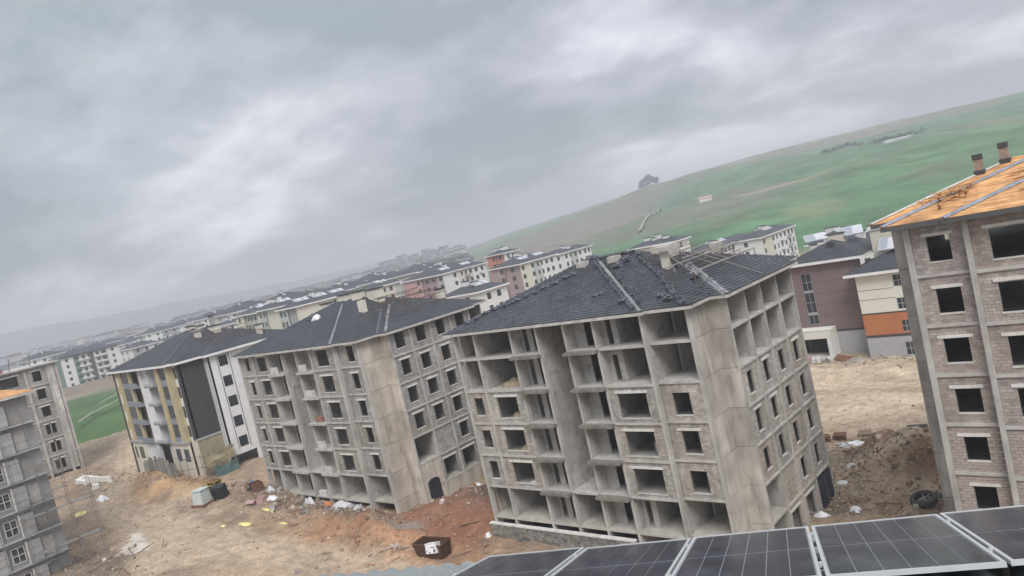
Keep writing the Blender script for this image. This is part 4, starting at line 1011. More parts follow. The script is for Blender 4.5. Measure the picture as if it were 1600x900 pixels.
# ------------------------------------------------------------------ grey shells with scaffold at the edge of the site
L2 = thing('unfinished_apartment_block', 'grey flat-topped shell beyond the scaffolded building with a brick roof tower', 'building', (-144.2, 10, 4.4))
Lf = face(0, 0, 0, 1, 1, 0); L2T = 18.5
cols = (0, 4.5, 10, 15, 20.5, 25.3, 28.7, 30)
for k in range(6):
    z0, z1 = 3.05 * k, 3.05 * k + 2.85
    MB().box(-14, .03, -.05, 30.05, z1 + .005, z1 + .195).build('floor_slab', 'slab', L2)
    for b in range(7):
        a0, a1 = cols[b] + .2, cols[b + 1] - .2; c = (a0 + a1) / 2
        if b == 6: MB().fbox(Lf, a0 - .1, a1 + .1, z0, z1, -.3, .0).build('shear_wall', 'concrete_shear', L2); continue
        w = 2.6 if b < 5 else 1.25
        wins = [(c - w / 2, c + w / 2, z0 + .6, z0 + 2.3)] if not (b == 5 and k <= 2) else [(c - .75, c - .08, z0 + .6, z0 + 2.3), (c + .12, c + .75, z0 + .6, z0 + 2.3)]
        infill(L2, Lf, a0, a1, z0 + .004, z1, wins, 'grey', True, sill=False)
for y in cols: MB().box(-.35, .06, y - .2, y + .2, -2, 18.3).build('column', 'concrete_pale', L2)
MB().box(-14, 0, 29.7, 30, -2, 18.3).box(-14, -13.7, 0, 29.6, -2, 18.3).build('end_wall', 'concrete', L2); MB().box(-3.6, -3.4, .2, 29.6, -2, 18.2).build('inner_wall', 'inner_concrete', L2)
for i in range(6): MB().box(-3.4, -.4, cols[i] - .08, cols[i] + .08, 0, 18.2).build('partition_wall', 'inner_concrete', L2)
MB().box(-14.4, .5, -.5, 30.6, 18.31, 18.55).build('roof', 'slab', L2)
MB().box(-5, -1.2, 17.5, 20.6, 18.56, 21.4).build('roof_tower', 'chimney', L2); MB().box(-6.5, -.2, 15, 22.5, 18.56, 19.1).build('brick_parapet', 'brick_red', L2)
for y in (23.5, 26.5): 
    for dx in (-.3, -.7): MB().bar((dx, y, 18.5), (dx, y + .3, 20.6), .07).build('starter_bar', 'steel_grey', L2)
# scaffolded building
S = thing('unfinished_apartment_block', 'grey rendered building wrapped in scaffolding with the corner of an orange timber roof', 'building', (-97.0, -9, 1.0))
Sf = face(0, 0, 0, 1, 1, 0); HS = 3.0
MB().box(-14, -.01, 0, 32.3, -2, 20.04).build('wall', 'plaster_grey', S)
for k in range(-1, 6):
    z = 2.1 + HS * k
    for i in range(5): MB().fbox(Sf, 20.2 + 2.42 * i, 20.2 + 2.42 * i + 2.38, z - .13, z - .02, .02, .62).build('floor_ledge', 'plaster_panel', S)
    for (a0, a1) in ((28.65, 29.95), (25.3, 26.7), (21.8, 23.2)):
        MB().fbox(Sf, a0, a1, z + .02, z + 2.40, 0, .30).build('projecting_bay', 'plaster_panel', S)
        MB().fbox(Sf, a0 - .14, a0 - .02, z + .0, z + 2.5, 0, .42).build('bay_edge', 'lintel', S)
        for q in (.8, 1.6): MB().fbox(Sf, a0 + .02, a1 - .02, z + q, z + q + .03, .30, .312).build('form_joint', 'mortar', S)
    win(S, Sf, 27.1, 28.35, z + .45, z + 2.15, .06, (1, 1), 'frame_white', 'pane', .07)
    win(S, Sf, 23.6, 25.0, z + .45, z + 2.15, .06, (1, 1), 'frame_white', 'pane', .07)
    MB().fbox(Sf, 30.3, 32.0, z + .3, z + 1.1, .0, .03).build('render_patch', 'mortar', S) if k % 2 else MB().fbox(Sf, 30.1, 31.2, z + .2, z + 2.3, .0, .025).build('render_patch', 'inner_concrete', S)
SR = [(-14.8, -.8, .9, 33.1)]
sr = hip_roof(S, SR, 20.35, .3, 'plain', ('timber_deck', 'timber_deck', 'fascia'), fh=.3)
mb = MB()
for t_ in np.arange(0, 7.6, .16):
    a = -.8 + t_
    while a < 33.1 - t_:
        b_ = min(a + random.uniform(1.5, 3.5), 33.1 - t_); zt = 20.35 + .3 * t_ + random.uniform(.01, .03); x = .9 - t_
        if b_ - a > .2: mb.add([(x, a, zt), (x, b_, zt), (x - .15, b_, zt + .045), (x - .15, a, zt + .045)], [(0, 1, 2, 3)], random.uniform(.8, 1.25))
        a = b_ + .01
mb.build('roof_boards', 'timber', sr, kind='stuff')
sc = thing('scaffolding', 'tall grey tube scaffolding standing along the rendered building at the picture edge', 'scaffolding', (-97.0, -9, 1.0))
ys = [8 + 2.3 * i for i in range(13)]; X2 = (.35 + .6, 1.9)
for i, y in enumerate(ys):
    topz = 18.6 if y < 33 else (12.5 if y < 36.5 else 8.6)
    for x in X2: MB().tube((x, y, -1.2 if y < 33 else -.6), (x, y, topz), .028, 6).build('standard', 'steel_grey', sc)
for k in range(9):
    z = .9 + 2.05 * k; ymax = ys[-3] if z > 12.4 else (ys[-2] if z > 8.5 else ys[-1])
    for x in X2: MB().tube((x, ys[0] - .3, z), (x, ymax + .3, z), .024, 6).build('ledger', 'steel_grey', sc)
    MB().tube((X2[1], ys[0] - .3, z + 1.0), (X2[1], ymax + .3, z + 1.0), .025, 6).build('guard_rail', 'steel_grey', sc)
    for y in ys:
        if y <= ymax + .1: MB().tube((X2[0] - .5, y + .07, z - .05), (X2[1] + .2, y + .07, z - .05), .028, 6).build('transom', 'steel_grey', sc)
    if k in (1, 3, 4):
        y = ys[-4]
        while y < ymax - .2:
            MB().box(X2[0] + .05, X2[1] - .05, y + .1, y + 2.15, z + .04, z + .085).build('platform_board', 'hoarding', sc); y += 2.3
    for i in range(0, len(ys) - 1, 3):
        j = i + (k % 3)
        if j + 1 < len(ys) and ys[j + 1] <= ymax: MB().tube((X2[1] + .05, ys[j], z), (X2[1] + .05, ys[j + 1], z + 2.0), .024, 6).build('brace', 'steel_grey', sc)

# ------------------------------------------------------------------ the further estate
def apartment(label, u, v, z, yaw, w, d, nf, fsegs, ssegs, fwins, swins, roofm='far_roof', fh=3.0, chim=3, name='apartment_block', fmat='fascia_white', group=None, ov=.7, slope=.33, wm='far_window', wh=1.5, balc=()):
    """finished house: front along local x facing -y, one end facing +x; segs = (from, to, material), wins = (offset, width)"""
    t = thing(name, label, 'building', (u, v, z), yaw, group); H = nf * fh
    Ff = face(0, 0, 1, 0, 0, -1); Fe = face(w, 0, 0, 1, 1, 0)
    for i, (a0, a1, m) in enumerate(fsegs):
        rec = -.5 if i % 2 else 0.
        MB().fbox(Ff, a0 * w + .005, a1 * w - .005, -4, H, rec - .3, rec).build('wall', m, t)
    for (a0, a1, m) in ssegs: MB().fbox(Fe, max(a0 * d, .31), a1 * d - .005, -4, H, -.3, 0).build('wall', m, t)
    MB().box(.1, w - .3, d - .2, d - .02, -4, H).box(-.1, .05, .2, d, -4, H).build('rear_wall', fsegs[0][2], t)
    for k in range(nf):
        for (a, ww) in fwins:
            seg = next((i for i, q in enumerate(fsegs) if q[0] * w <= a < q[1] * w), 0); rec = -.5 if seg % 2 else 0.
            MB().fbox(Ff, a, a + ww, k * fh + .9, k * fh + .9 + wh, rec - .05, rec + .03).build('window', wm, t)
        for (a, ww) in swins: MB().fbox(Fe, a, a + ww, k * fh + .9, k * fh + .9 + wh, -.05, .03).build('window', wm, t)
        for (F_, a, ww, m) in [(Ff if q[0] == 'f' else Fe, *q[1:]) for q in balc]:
            MB().fbox(F_, a, a + ww, k * fh + .0, k * fh + .85, -.1, .9).build('balcony', m, t)
    R = [(-ov, -ov, w + ov, d + ov)]
    r = hip_roof(t, R, H + .35, slope, 'plain', (roofm, roofm, fmat), fh=.35)
    for i in range(chim):
        x = w * (.25 + .5 * (i + .5) / chim) + random.uniform(-.6, .6)
        chimney(r, R, H + .35, slope, x, d * random.uniform(.36, .5), random.choice((.9, 1.4, 2.0)), .8, random.uniform(.6, 1.3), 'white_wall', True)
    return t, H
def roofpanels(n, labels, u, v, z, yaw, w, d, H, size=(4.5, 2.2), fr=.24, slope=.33):
    for i, lab in enumerate(labels):
        x = w * (i + .6) / (len(labels) + .2); y = d * fr
        cu, cv = u + math.cos(yaw) * x - math.sin(yaw) * y, v + math.sin(yaw) * x + math.cos(yaw) * y
        collector(lab, cu, cv, z + H + .35 + slope * (y + .7) + .25, size[0], size[1], .42, yaw)
FAR = []
SPEC = {'pink': (-221.1, 180.9, 18.3, 19.1, 26.6), 'coral': (-213.2, 220.3, 20.1, 9.6, 9.0), 'mauve': (-183.8, 190.3, 16.1, 14.0, 20.8), 'whiteend': (-184.5, 218.3, 15.4, 8.3, 23.1),
        'w7': (-131.4, 200.3, 13.4, 16.6, 8.0), 'w8a': (-125.4, 219.1, 6.8, 9.0, 40.0), 'w8b': (-109.8, 228.1, 7.8, 9.0, 27.6), 'cr1': (-232.2, 118.2, 20.7, 13.7, 10.0),
        'cr2': (-221.6, 119.0, 21.0, 14.4, 10.0), 'cr3': (-201.3, 115.9, 20.2, 9.8, 21.7), 'mint': (-215.7, 156.2, 19.4, 9.0, 11.5), 'back9': (-272.4, 198.0, 19.9, 15.0, 21.5),
        'low10': (-133.3, 119.5, 15.3, 12.1, 10.1), 'l11': (-362.8, 127.2, 15.5, 13.9, 13.0), 'l12': (-405.9, 159.3, 13.5, 18.1, 10.6), 'g': (-408.8, 111.8, 17.8, 13.8, 26.3),
        'r13': (-67.5, 177.5, 8.1, 9.2, 12.8), 'l13': (-338.6, 145.8, 15.2, 10.0, 13.8), 'l14': (-298.0, 142.1, 17.2, 9.6, 9.7), 'r14': (-53.1, 163.2, 8.7, 9.0, 12.1)}
def far(key, label, nf, fsegs, ssegs, fw, sw, panels=(), **k):
    u, v, ez, w, d = SPEC[key]; z = ez - nf * 3.0 - .2
    t, H = apartment(label, u, v, z, 0., w, d, nf, fsegs, ssegs, fw, sw, **k)
    # collectors stand on the roof plane over the end wall
    for i, lab in enumerate(panels):
        y = d * (i + .7) / (len(panels) + .4); x = 2.6
        collector(lab, u + w - x, v + y, z + H + .35 + .33 * (x + .2) + .2, min(5.0, d / (len(panels) + .3)), 2.0, .42, math.pi / 2)
    return t
WW, CW, PW = 'white_wall', 'cream_wall', 'pink_wall'
far('pink', 'pink and white apartment house with dark roof beyond the closed grey shell', 5, [(0, .55, PW), (.55, 1, 'mauve_wall')], [(0, .12, 'grey_wall'), (.12, .42, WW), (.42, .7, CW), (.7, 1, WW)],
    [(8, 1.5), (12.5, 1.5), (16, 1.3)], [(1.2, 1.4), (8.6, 1.4), (12.5, .9), (14.6, .9), (17, 1.3), (20, 1.5), (23.3, 1.4)], ('white rooftop solar panel on the pink apartment house, nearer end', 'white rooftop solar panel on the pink apartment house, farther end'), balc=(('s', 14.2, 2.2, 'grey_wall'), ('s', 22, 1.5, WW)), chim=4)
far('coral', 'coral red apartment house behind the mauve one at the hill foot', 5, [(0, .5, 'coral_wall'), (.5, 1, 'coral_wall')], [(0, 1, WW)], [(3, 1.4), (6.2, 1.4)], [(2, 1.3), (5, 1.3)], ('white rooftop solar panel on the coral red house',))
far('mauve', 'mauve and cream apartment house with orange lower storey behind the tiled roof', 5, [(0, .45, 'mauve_wall'), (.45, 1, 'mauve_wall')], [(0, .32, CW), (.32, .55, 'mint_wall'), (.55, 1, WW)],
    [(4.5, 1.5), (9.2, 1.5)], [(.9, 1.4), (6.0, 1.4), (9.2, .9), (11.5, .9), (14, 1.4), (17, 1.4)], ('long white solar panel on the mauve apartment house roof', 'short white solar panel on the mauve apartment house roof'), chim=4)
far('whiteend', 'white apartment house at the end of the row under the green hill', 5, [(0, 1, WW)], [(0, .4, WW), (.4, .6, 'mint_wall'), (.6, 1, WW)], [(3, 1.4)], [(1.0, 1.3), (6, 1.3), (9, .9), (12, 1.3), (15, 1.3), (18.4, 1.3), (21, 1.2)], ('white solar panel on the roof of the end house under the hill',), chim=3)
far('w7', 'white house with two end windows peeping over the tile heap and roof chimneys', 4, [(0, .55, CW), (.55, 1, WW)], [(0, 1, WW)], [(3.0, 1.3), (10.2, 1.3), (13.3, 1.3)], [(2, 1.3)], (), chim=4)
far('w8a', 'long cream house with dark roof behind the solar rack', 4, [(0, 1, CW)], [(0, .3, CW), (.3, .6, WW), (.6, 1, WW)], [(3, 1.3)], [(2 + 3.1 * i, 1.3) for i in range(12)], ('long white solar panel on the cream house behind the rack',), chim=4)
far('w8b', 'white house with balconies next to the yellow field', 4, [(0, 1, WW)], [(0, .35, CW), (.35, .6, WW), (.6, 1, WW)], [(3, 1.3)], [(1.2, 1.3), (8.6, 1.3), (12, .9), (15, 1.3), (18.5, 1.3), (22, 1.3), (25, 1.2)], ('white solar panel on the house by the yellow field',), balc=(('s', 14.0, 3, WW), ('s', 20.5, 2.4, 'grey_wall')), chim=4)
far('cr1', 'cream house farthest along the terrace above the yellow block\'s roof', 5, [(0, .4, CW), (.4, 1, 'mint_wall')], [(0, 1, CW)], [(2, 1.2), (7, 1.0), (9, 1.0), (11.3, 1.2)], [], ('pale rooftop panel on the farthest cream terrace house',), chim=2)
far('cr2', 'cream and mint house in the middle of the terrace above the shells', 5, [(0, .5, 'mint_wall'), (.5, 1, CW)], [(0, 1, CW)], [(1.5, 1.2), (4, 1.0), (6, 1.0)], [], ('pale rooftop panel on the middle cream terrace house',), chim=3)
far('cr3', 'cream terrace house with grey roof panels just above the closed shell', 5, [(0, .5, 'mint_wall'), (.5, 1, 'grey_wall')], [(0, .3, CW), (.3, 1, CW)], [(1, 1.1), (3, 1.0)], [(13, 1.2), (16, 1.2)], ('large grey rooftop panel on the terrace house, nearer end', 'large grey rooftop panel on the terrace house, middle', 'large grey rooftop panel on the terrace house, farther end'), chim=4)
far('mint', 'narrow cream house with slit windows beside the pink one', 5, [(0, 1, CW)], [(0, .55, CW), (.55, .8, CW), (.8, 1, 'mint_wall')], [(3, 1.0)], [(1.6, .8), (4.0, .8), (6.6, 1.3)], ('white rooftop panel on the narrow cream house',), chim=2)
far('back9', 'grey roofed house half hidden behind the pink apartment house', 5, [(0, 1, 'mint_wall')], [(0, 1, 'grey_wall')], [(3, 1.2)], [(3, 1.2), (8, 1.2)], (), chim=2)
far('low10', 'low white house with dark roof tucked between the two unfinished shells', 5, [(0, 1, WW)], [(0, 1, WW)], [(2, 1.2), (8, 1.3)], [(3, 1.3), (6.5, 1.3)], ('long pale panel lying on the low roof between the shells',), chim=2)
far('l11', 'white house with dark roof behind the green balcony block', 5, [(0, 1, WW)], [(0, .5, 'grey_wall'), (.5, 1, WW)], [(2, 1.2), (8, 1.2)], [(2, 1.2), (6, 1.2), (10, 1.2)], (), chim=2)
far('l12', 'pale house farther back behind the green balcony block', 5, [(0, 1, CW)], [(0, 1, WW)], [(2, 1.2), (9, 1.2)], [(2, 1.2), (6, 1.2)], (), chim=2)
far('l13', 'pale grey house rising over the yellow block\'s roof edge', 5, [(0, 1, 'grey_wall')], [(0, 1, WW)], [(2, 1.2)], [(2, 1.2), (6, 1.2), (10, 1.2)], (), chim=2)
far('l14', 'small white house over the yellow block\'s roof ridge', 5, [(0, 1, WW)], [(0, 1, WW)], [(2, 1.2)], [(2, 1.2), (6, 1.2)], (), chim=2)
far('r13', 'white house with flat roof boxes beyond the mauve cladding house', 4, [(0, 1, WW)], [(0, 1, CW)], [(2, 1.2)], [(2, 1.2), (6, 1.2)], ('white solar panel on the house beyond the mauve cladding',), chim=4)
far('r14', 'white house just behind the timber eave tip', 4, [(0, 1, WW)], [(0, 1, WW)], [(2, 1.2)], [(2, 1.2), (6, 1.2)], ('white solar panel behind the timber eave tip',), chim=3)
far('g', 'white and green five-storey block with stacked balconies by the meadow', 5, [(0, 1, 'green_wall')], [(0, .22, WW), (.22, .32, 'green_wall'), (.32, .5, 'mint_wall'), (.5, .56, 'band_dark'), (.56, .8, 'mint_wall'), (.8, 1, WW)], [(4, 1)],
    [(2.3, 1.2), (6.4, 1.6), (9.6, 1.4), (12.2, 1.2), (16.0, 1.2), (18.5, 2.0), (23, 1.2)], (), fmat='far_roof', balc=(('s', 7.8, 1.6, WW), ('s', 10.8, 1.3, WW), ('s', 15, 2.0, WW), ('s', 17.6, 2.6, WW)), chim=0)

rq = random.Random(4)
for i in range(16):        # hazy rows between the terrace and the town
    phi = -33 + 1.75 * i + rq.uniform(-.3, .3); r = rq.uniform(330, 380) if i % 2 and phi > -23 else rq.uniform(470, 600); u, v, z = at_polar(phi, r)
    w, d = rq.uniform(16, 24), rq.uniform(18, 28); ez = 26 - r * math.tan(math.radians(rq.uniform(.75, 1.25)))
    wl = rq.choice((WW, CW, 'grey_wall', 'mint_wall'))
    apartment('pale dark-roofed block in the hazy rows behind the terrace', u - w, v, ez - 15.4, rq.uniform(-.1, .1), w, d, 5, [(0, .5, wl), (.5, 1, WW)], [(0, .5, WW), (.5, 1, wl)], [(2, 1.3), (w * .4, 1.3), (w * .75, 1.3)], [(2, 1.3), (d * .35, 1.3), (d * .6, 1.3), (d * .85, 1.3)], group='hazy rows behind the terrace', chim=3)
# ------------------------------------------------------------------ hazy town on the plain
rng = np.random.RandomState(5); mb = MB()
for i in range(2600):
    phi = rng.uniform(-42, -3); r = 800 * (2.9 ** rng.uniform(0, 1)); u, v, z = at_polar(phi, r)
    if fbm(np.array([u * .004]), np.array([v * .004]), 77, 3)[0] < .42: continue
    w, d, h = rng.uniform(9, 20), rng.uniform(9, 14), rng.choice([6, 7, 9, 9, 12, 15]) * (.7 if r < 1300 else 1.2)
    tn = rng.uniform(.6, 1.5); c = (tn * rng.uniform(.95, 1.1), tn, tn * rng.uniform(.9, 1.05))
    mb.box(u - w / 2, u + w / 2, v - d / 2, v + d / 2, z - 6, z + h, c)
    mb.box(u - w / 2 - .5, u + w / 2 + .5, v - d / 2 - .5, v + d / 2 + .5, z + h, z + h + 1.6, .28)
o = mb.build('distant_city', 'far_city'); o['kind'] = 'stuff'; tag(o, 'mass of pale hazy town blocks spread over the far plain', 'town')
for i in range(14):
    phi, r = -9.2 + .36 * i + rng.uniform(-.15, .15), rng.uniform(1500, 1900); u, v, z = at_polar(phi, r); h = rng.choice([24, 28, 32, 36]); w = rng.uniform(12, 18)
    t = thing('tower_block', 'slim hazy tower block in the cluster at the foot of the hills', 'building', (u, v, z - 4), rng.uniform(0, 1), 'hazy tower cluster')
    MB().box(-w / 2, w / 2, -7, 7, 0, h).build('wall', 'far_city', t); MB().box(-w / 2 - .4, w / 2 + .4, -7.4, 7.4, h, h + 1.2).build('roof', 'far_roof', t)
    for k in range(6): MB().box(-w / 2 + .8, w / 2 - .8, -7.1, -7.02, 4 + k * h / 6.6, 6.2 + k * h / 6.6).build('window_band', 'far_window', t)

# ------------------------------------------------------------------ trees on the hill
def tree(label, u, v, z, h, w, group, n=260):
    t = thing('tree', label, 'tree', (u, v, z), random.uniform(0, 6), group)
    tk = MB().tube((0, 0, -1), (0, 0, h * .45), h * .035, 6, h * .022)
    for k in range(4):
        a = random.uniform(0, 6.28); tk.tube((0, 0, h * .3), (math.cos(a) * w * .25, math.sin(a) * w * .25, h * .62), h * .014, 5, h * .006)
    tk.build('trunk', 'bark', t)
    V, Q = [], []; cl = [(random.gauss(0, .2) * w, random.gauss(0, .24) * w, h * random.uniform(.32, .92)) for _ in range(14)]
    for i in range(n):
        c = cl[i % 14]; s = w * random.uniform(.05, .10)
        p = np.array(c) + NR.normal(0, .09 * w, 3); a = NR.normal(0, 1, 3); a /= np.linalg.norm(a); b = np.cross(a, NR.normal(0, 1, 3)); b /= np.linalg.norm(b)
        V += [p - a * s, p + b * s * .7, p + a * s, p - b * s * .7]; Q.append((4 * i, 4 * i + 1, 4 * i + 2, 4 * i + 3))
    link('crown', np_mesh('crown', V, Q), 'leaf', t)
for i, (dp, h, w) in enumerate(((-.5, 17, 13), (-.28, 20, 14), (-.05, 23, 14), (.2, 25, 14), (.45, 20, 14), (.72, 15, 13))):
    tree('dark tree in the lone clump on the hill crest', *at_polar(11.75 + dp, 1470), h, w, 'lone clump of trees on the crest', 700)
for i in range(9): tree('bushy tree in the shorter row across the green hillside', *at_polar(24.1 + .28 * i + random.uniform(-.1, .1), 905 + 8 * i), random.uniform(4, 6.5), random.uniform(6, 9), 'shorter tree row on the hillside', 140)
for i in range(10): tree('bushy tree in the longer row beside the white farm strip on the hillside', *at_polar(27.4 + .3 * i + random.uniform(-.1, .1), 880 + 6 * i), random.uniform(3.5, 6), random.uniform(6, 9), 'longer tree row on the hillside', 140)
u, v, z = at_polar(28.6, 850)
t = thing('farm_shed', 'long low white farm shed by the tree row on the hillside', 'shed', (u, v, z), CAM_YAW + .1)
MB().box(-14, 14, -3, 3, -2, 1.6).build('wall', 'white_wall', t); MB().add([(-14.5, -3.4, 1.6), (14.5, -3.4, 1.6), (14.5, 3.4, 1.6), (-14.5, 3.4, 1.6), (-14.5, 0, 2.5), (14.5, 0, 2.5)], [(0, 1, 5, 4), (2, 3, 4, 5), (0, 4, 3), (1, 2, 5)]).build('roof', 'panel_white', t)
u, v, z = at_polar(15.6, 640)
t = thing('farm_shed', 'small pale hut at the end of the track on the hillside', 'shed', (u, v, z), .4)
MB().box(-5, 5, -3, 3, -1, 2.6).build('wall', 'white_wall', t); MB().add([(-5.4, -3.4, 2.6), (5.4, -3.4, 2.6), (5.4, 3.4, 2.6), (-5.4, 3.4, 2.6), (-5.4, 0, 4), (5.4, 0, 4)], [(0, 1, 5, 4), (2, 3, 4, 5), (0, 4, 3), (1, 2, 5)]).build('roof', 'pink_wall', t)

# ------------------------------------------------------------------ the roof the picture is taken from
YAW_R = math.radians(25.3)
own = thing('tiled_roof', 'grey-green tiled roof slope with gutter under the solar panels', 'roof', (0, 0, 0), YAW_R)
rz = lambda y: 22.15 - .33 * (y - 7.6)
MB().add([(-20, 1.2, rz(1.2) - .03), (14, 1.2, rz(1.2) - .03), (14, 9.53, rz(9.53) - .03), (-20, 9.53, rz(9.53) - .03), (-20, -6, rz(8.5)), (14, -6, rz(8.5)), (-20, 1.2, rz(9.53) - .5), (14, 1.2, rz(9.53) - .5), (-20, 8.9, rz(9.53) - .5), (14, 8.9, rz(9.53) - .5)],
         [(0, 1, 2, 3), (0, 4, 5, 1), (3, 2, 9, 8)]).build('roof_deck', 'cap_dark', own)
MB().box(-19.8, 13.8, -5.8, 8.8, -3, rz(9.53) - .55).build('house_wall', 'white_wall', own)
MB().add([p for x in (-20, 14) for p in [(x, 9.50 + .10 * math.cos(a), rz(9.53) - .02 + .10 * math.sin(a)) for a in [math.pi + math.pi * k / 6 for k in range(7)]]],
         [(k, k + 1, 8 + k, 7 + k) for k in range(6)]).build('gutter', 'gutter', own)
MB().box(-20, 14, 9.28, 9.39, rz(9.53) - .3, rz(9.53) + .06).build('eave_board', 'gutter', own)
prof = ((-.15, .0), (-.11, .035), (-.06, .058), (0., .055), (.05, .028), (.10, .006), (.15, .002)); k = len(prof)
tv = [(x, 0., z + .04) for x, z in prof] + [(x, -.40, z + .40 * .33 + .008) for x, z in prof] + [(x, .005, z + .012) for x, z in prof]
tf = [(q, q + 1, k + 1 + q, k + q) for q in range(k - 1)] + [(q, q + 1, 2 * k + 1 + q, 2 * k + q) for q in range(k - 1)]
tme = bpy.data.meshes.new('roof_tile'); tme.from_pydata(tv, [], tf); tme.materials.append(MATS['roof_green']); tme.polygons.foreach_set('use_smooth', [True] * len(tf))
V, Q, nv = [], [], 0; tva = np.array(tv)
for j, y in enumerate(np.arange(9.46, 1.4, -.345)):
    for x in np.arange(-19.6, 13.6, .302):
        loc = (x, y, rz(y))
        if -10.6 < x < -5.2 and y > 7.1:
            o = bpy.data.objects.new('roof_tile', tme); COL.objects.link(o); o.parent = own
            o.location = (x + random.uniform(-.006, .006), y + random.uniform(-.012, .012), rz(y) + random.uniform(0, .008)); o.rotation_euler = (0, 0, random.uniform(-.012, .012))
        else:
            V.append(tva + np.array(loc)); Q.append(np.array(tf) + nv); nv += len(tv)
link('tile_courses', np_mesh('tile_courses', np.concatenate(V), np.concatenate(Q)), 'roof_green', own, kind='stuff')
# solar panels, one thing each
PWd, PLn, TILT = 1.134, 2.279, math.radians(-16.0)
names = ('solar panel at the roof\'s far end, cut off by the gutter corner', 'second solar panel from the gutter corner of the roof', 'solar panel in the middle of the row, below the open frame', 'solar panel under the blue basement door, whole in view',
         'solar panel under the timber-roofed shell, cut by the picture edge')
def panel(i, label):
    o = thing('solar_module', label, 'solar panel', (0, 0, 0), 0, 'row of solar panels on the roof')
    c, s = math.cos(YAW_R), math.sin(YAW_R); x0, y0 = .106 + 1.162 * (i - 3), 7.60 + (.015, -.012, .0, .0, .012, 0)[i]
    o.matrix_world = Matrix.Translation((c * x0 - s * y0, s * x0 + c * y0, 22.52)) @ Matrix.Rotation(YAW_R, 4, 'Z') @ Matrix.Rotation(TILT, 4, 'X')
    fw, fh = .026, .036
    MB().box(0, PWd, -fw, 0, -fh, 0).box(0, PWd, -PLn, -PLn + fw, -fh, 0).box(0, fw, -PLn + fw, -fw, -fh, 0).box(PWd - fw, PWd, -PLn + fw, -fw, -fh, 0).build('frame', 'alu', o)
    MB().box(fw, PWd - fw, -PLn + fw, -fw, -.016, -.0095).build('back_sheet', 'solar_back', o)
    cw, mg = (PWd - 2 * fw - .014) / 6, .007
    for h in range(2):
        ya, yb = (-fw - mg, -PLn / 2 + .015) if h == 0 else (-PLn / 2 - .015, -PLn + fw + mg)
        for q in range(6):
            xa = fw + .007 + q * cw + .0032; xb = xa + cw - .0064
            MB().add([(xa, yb, -.006), (xb, yb, -.006), (xb, ya, -.006), (xa, ya, -.006), (xa, yb, -.009), (xb, yb, -.009), (xb, ya, -.009), (xa, ya, -.009)],
                     [(0, 1, 2, 3), (4, 5, 1, 0), (5, 6, 2, 1), (6, 7, 3, 2), (7, 4, 0, 3)]).build('cell', 'solar_cell', o)
    for y in (-.45, -PLn + .45): MB().box(PWd + .003, PWd + .025, y - .03, y + .03, -.03, .006).build('clamp', 'alu', o)
    return o
for i, n_ in enumerate(names): panel(i, n_)
rl = thing('mounting_rail', 'aluminium mounting rails running under the row of solar panels', 'rail', (0, 0, 0), YAW_R)
for y, z in ((7.1, 22.52 + .5 * .287 - .075), (5.9, 22.52 + 1.7 * .287 - .075)):
    MB().box(-3.6, 3.7, y - .02, y + .02, z - .035, z).build('rail', 'alu', rl)
    for x in np.arange(-3.3, 3.7, 1.16): MB().box(x - .02, x + .02, y - .02, y + .02, rz(y) - .02, z - .036).build('bracket', 'steel_grey', rl)
# ------------------------------------------------------------------ loose things
def sheet(name, label, cat, x, y, w, d, h, m, rzr=0., n=14, seed=1, base=None, group=None, sx=1.0):
    """crumpled sheet or soft heap lying on the ground, thick enough to be solid"""
    g = np.linspace(-1, 1, n); GX, GY = np.meshgrid(g, g, indexing='ij')
    rad = np.sqrt(GX ** 2 + GY ** 2); ang_ = np.arctan2(GY, GX)
    edge = .62 + .62 * (fbm(np.cos(ang_) * 2.2 + seed, np.sin(ang_) * 2.2 + seed, seed, 3) - .3)
    X, Y = GX * w / 2 * edge, GY * d / 2 * edge
    hh = np.clip(1 - rad ** 2 * .85, 0, 1) * h * (.35 + 1.2 * fbm(GX * 2.3 * sx + seed * 3, GY * 2.3 + seed, seed + 7, 4)) + .05
    hh = np.where(rad > 1.1, .02, hh)
    V = np.concatenate([np.stack([X, Y, hh], -1).reshape(-1, 3), np.stack([X, Y, hh * 0 - .35], -1).reshape(-1, 3)])
    q = grid_quads(n, n); N2 = n * n
    rim = list(range(0, n)) + [i * n + n - 1 for i in range(1, n)] + [(n - 1) * n + j for j in range(n - 2, -1, -1)] + [i * n for i in range(n - 2, 0, -1)]
    sk = [(rim[i], rim[(i + 1) % len(rim)], rim[(i + 1) % len(rim)] + N2, rim[i] + N2) for i in range(len(rim))]
    me = np_mesh(name, V, np.concatenate([q, q[:, ::-1] + N2, np.array(sk)]))
    o = link(name, me, m, None, (x, y, zs(x, y) - .03 if base is None else base)); o.rotation_euler = (0, 0, rzr)
    return tag(o, label, cat, group)
def ground_tilt(o, x, y, z=None): o.location = (x, y, (zs(x, y) if z is None else z))
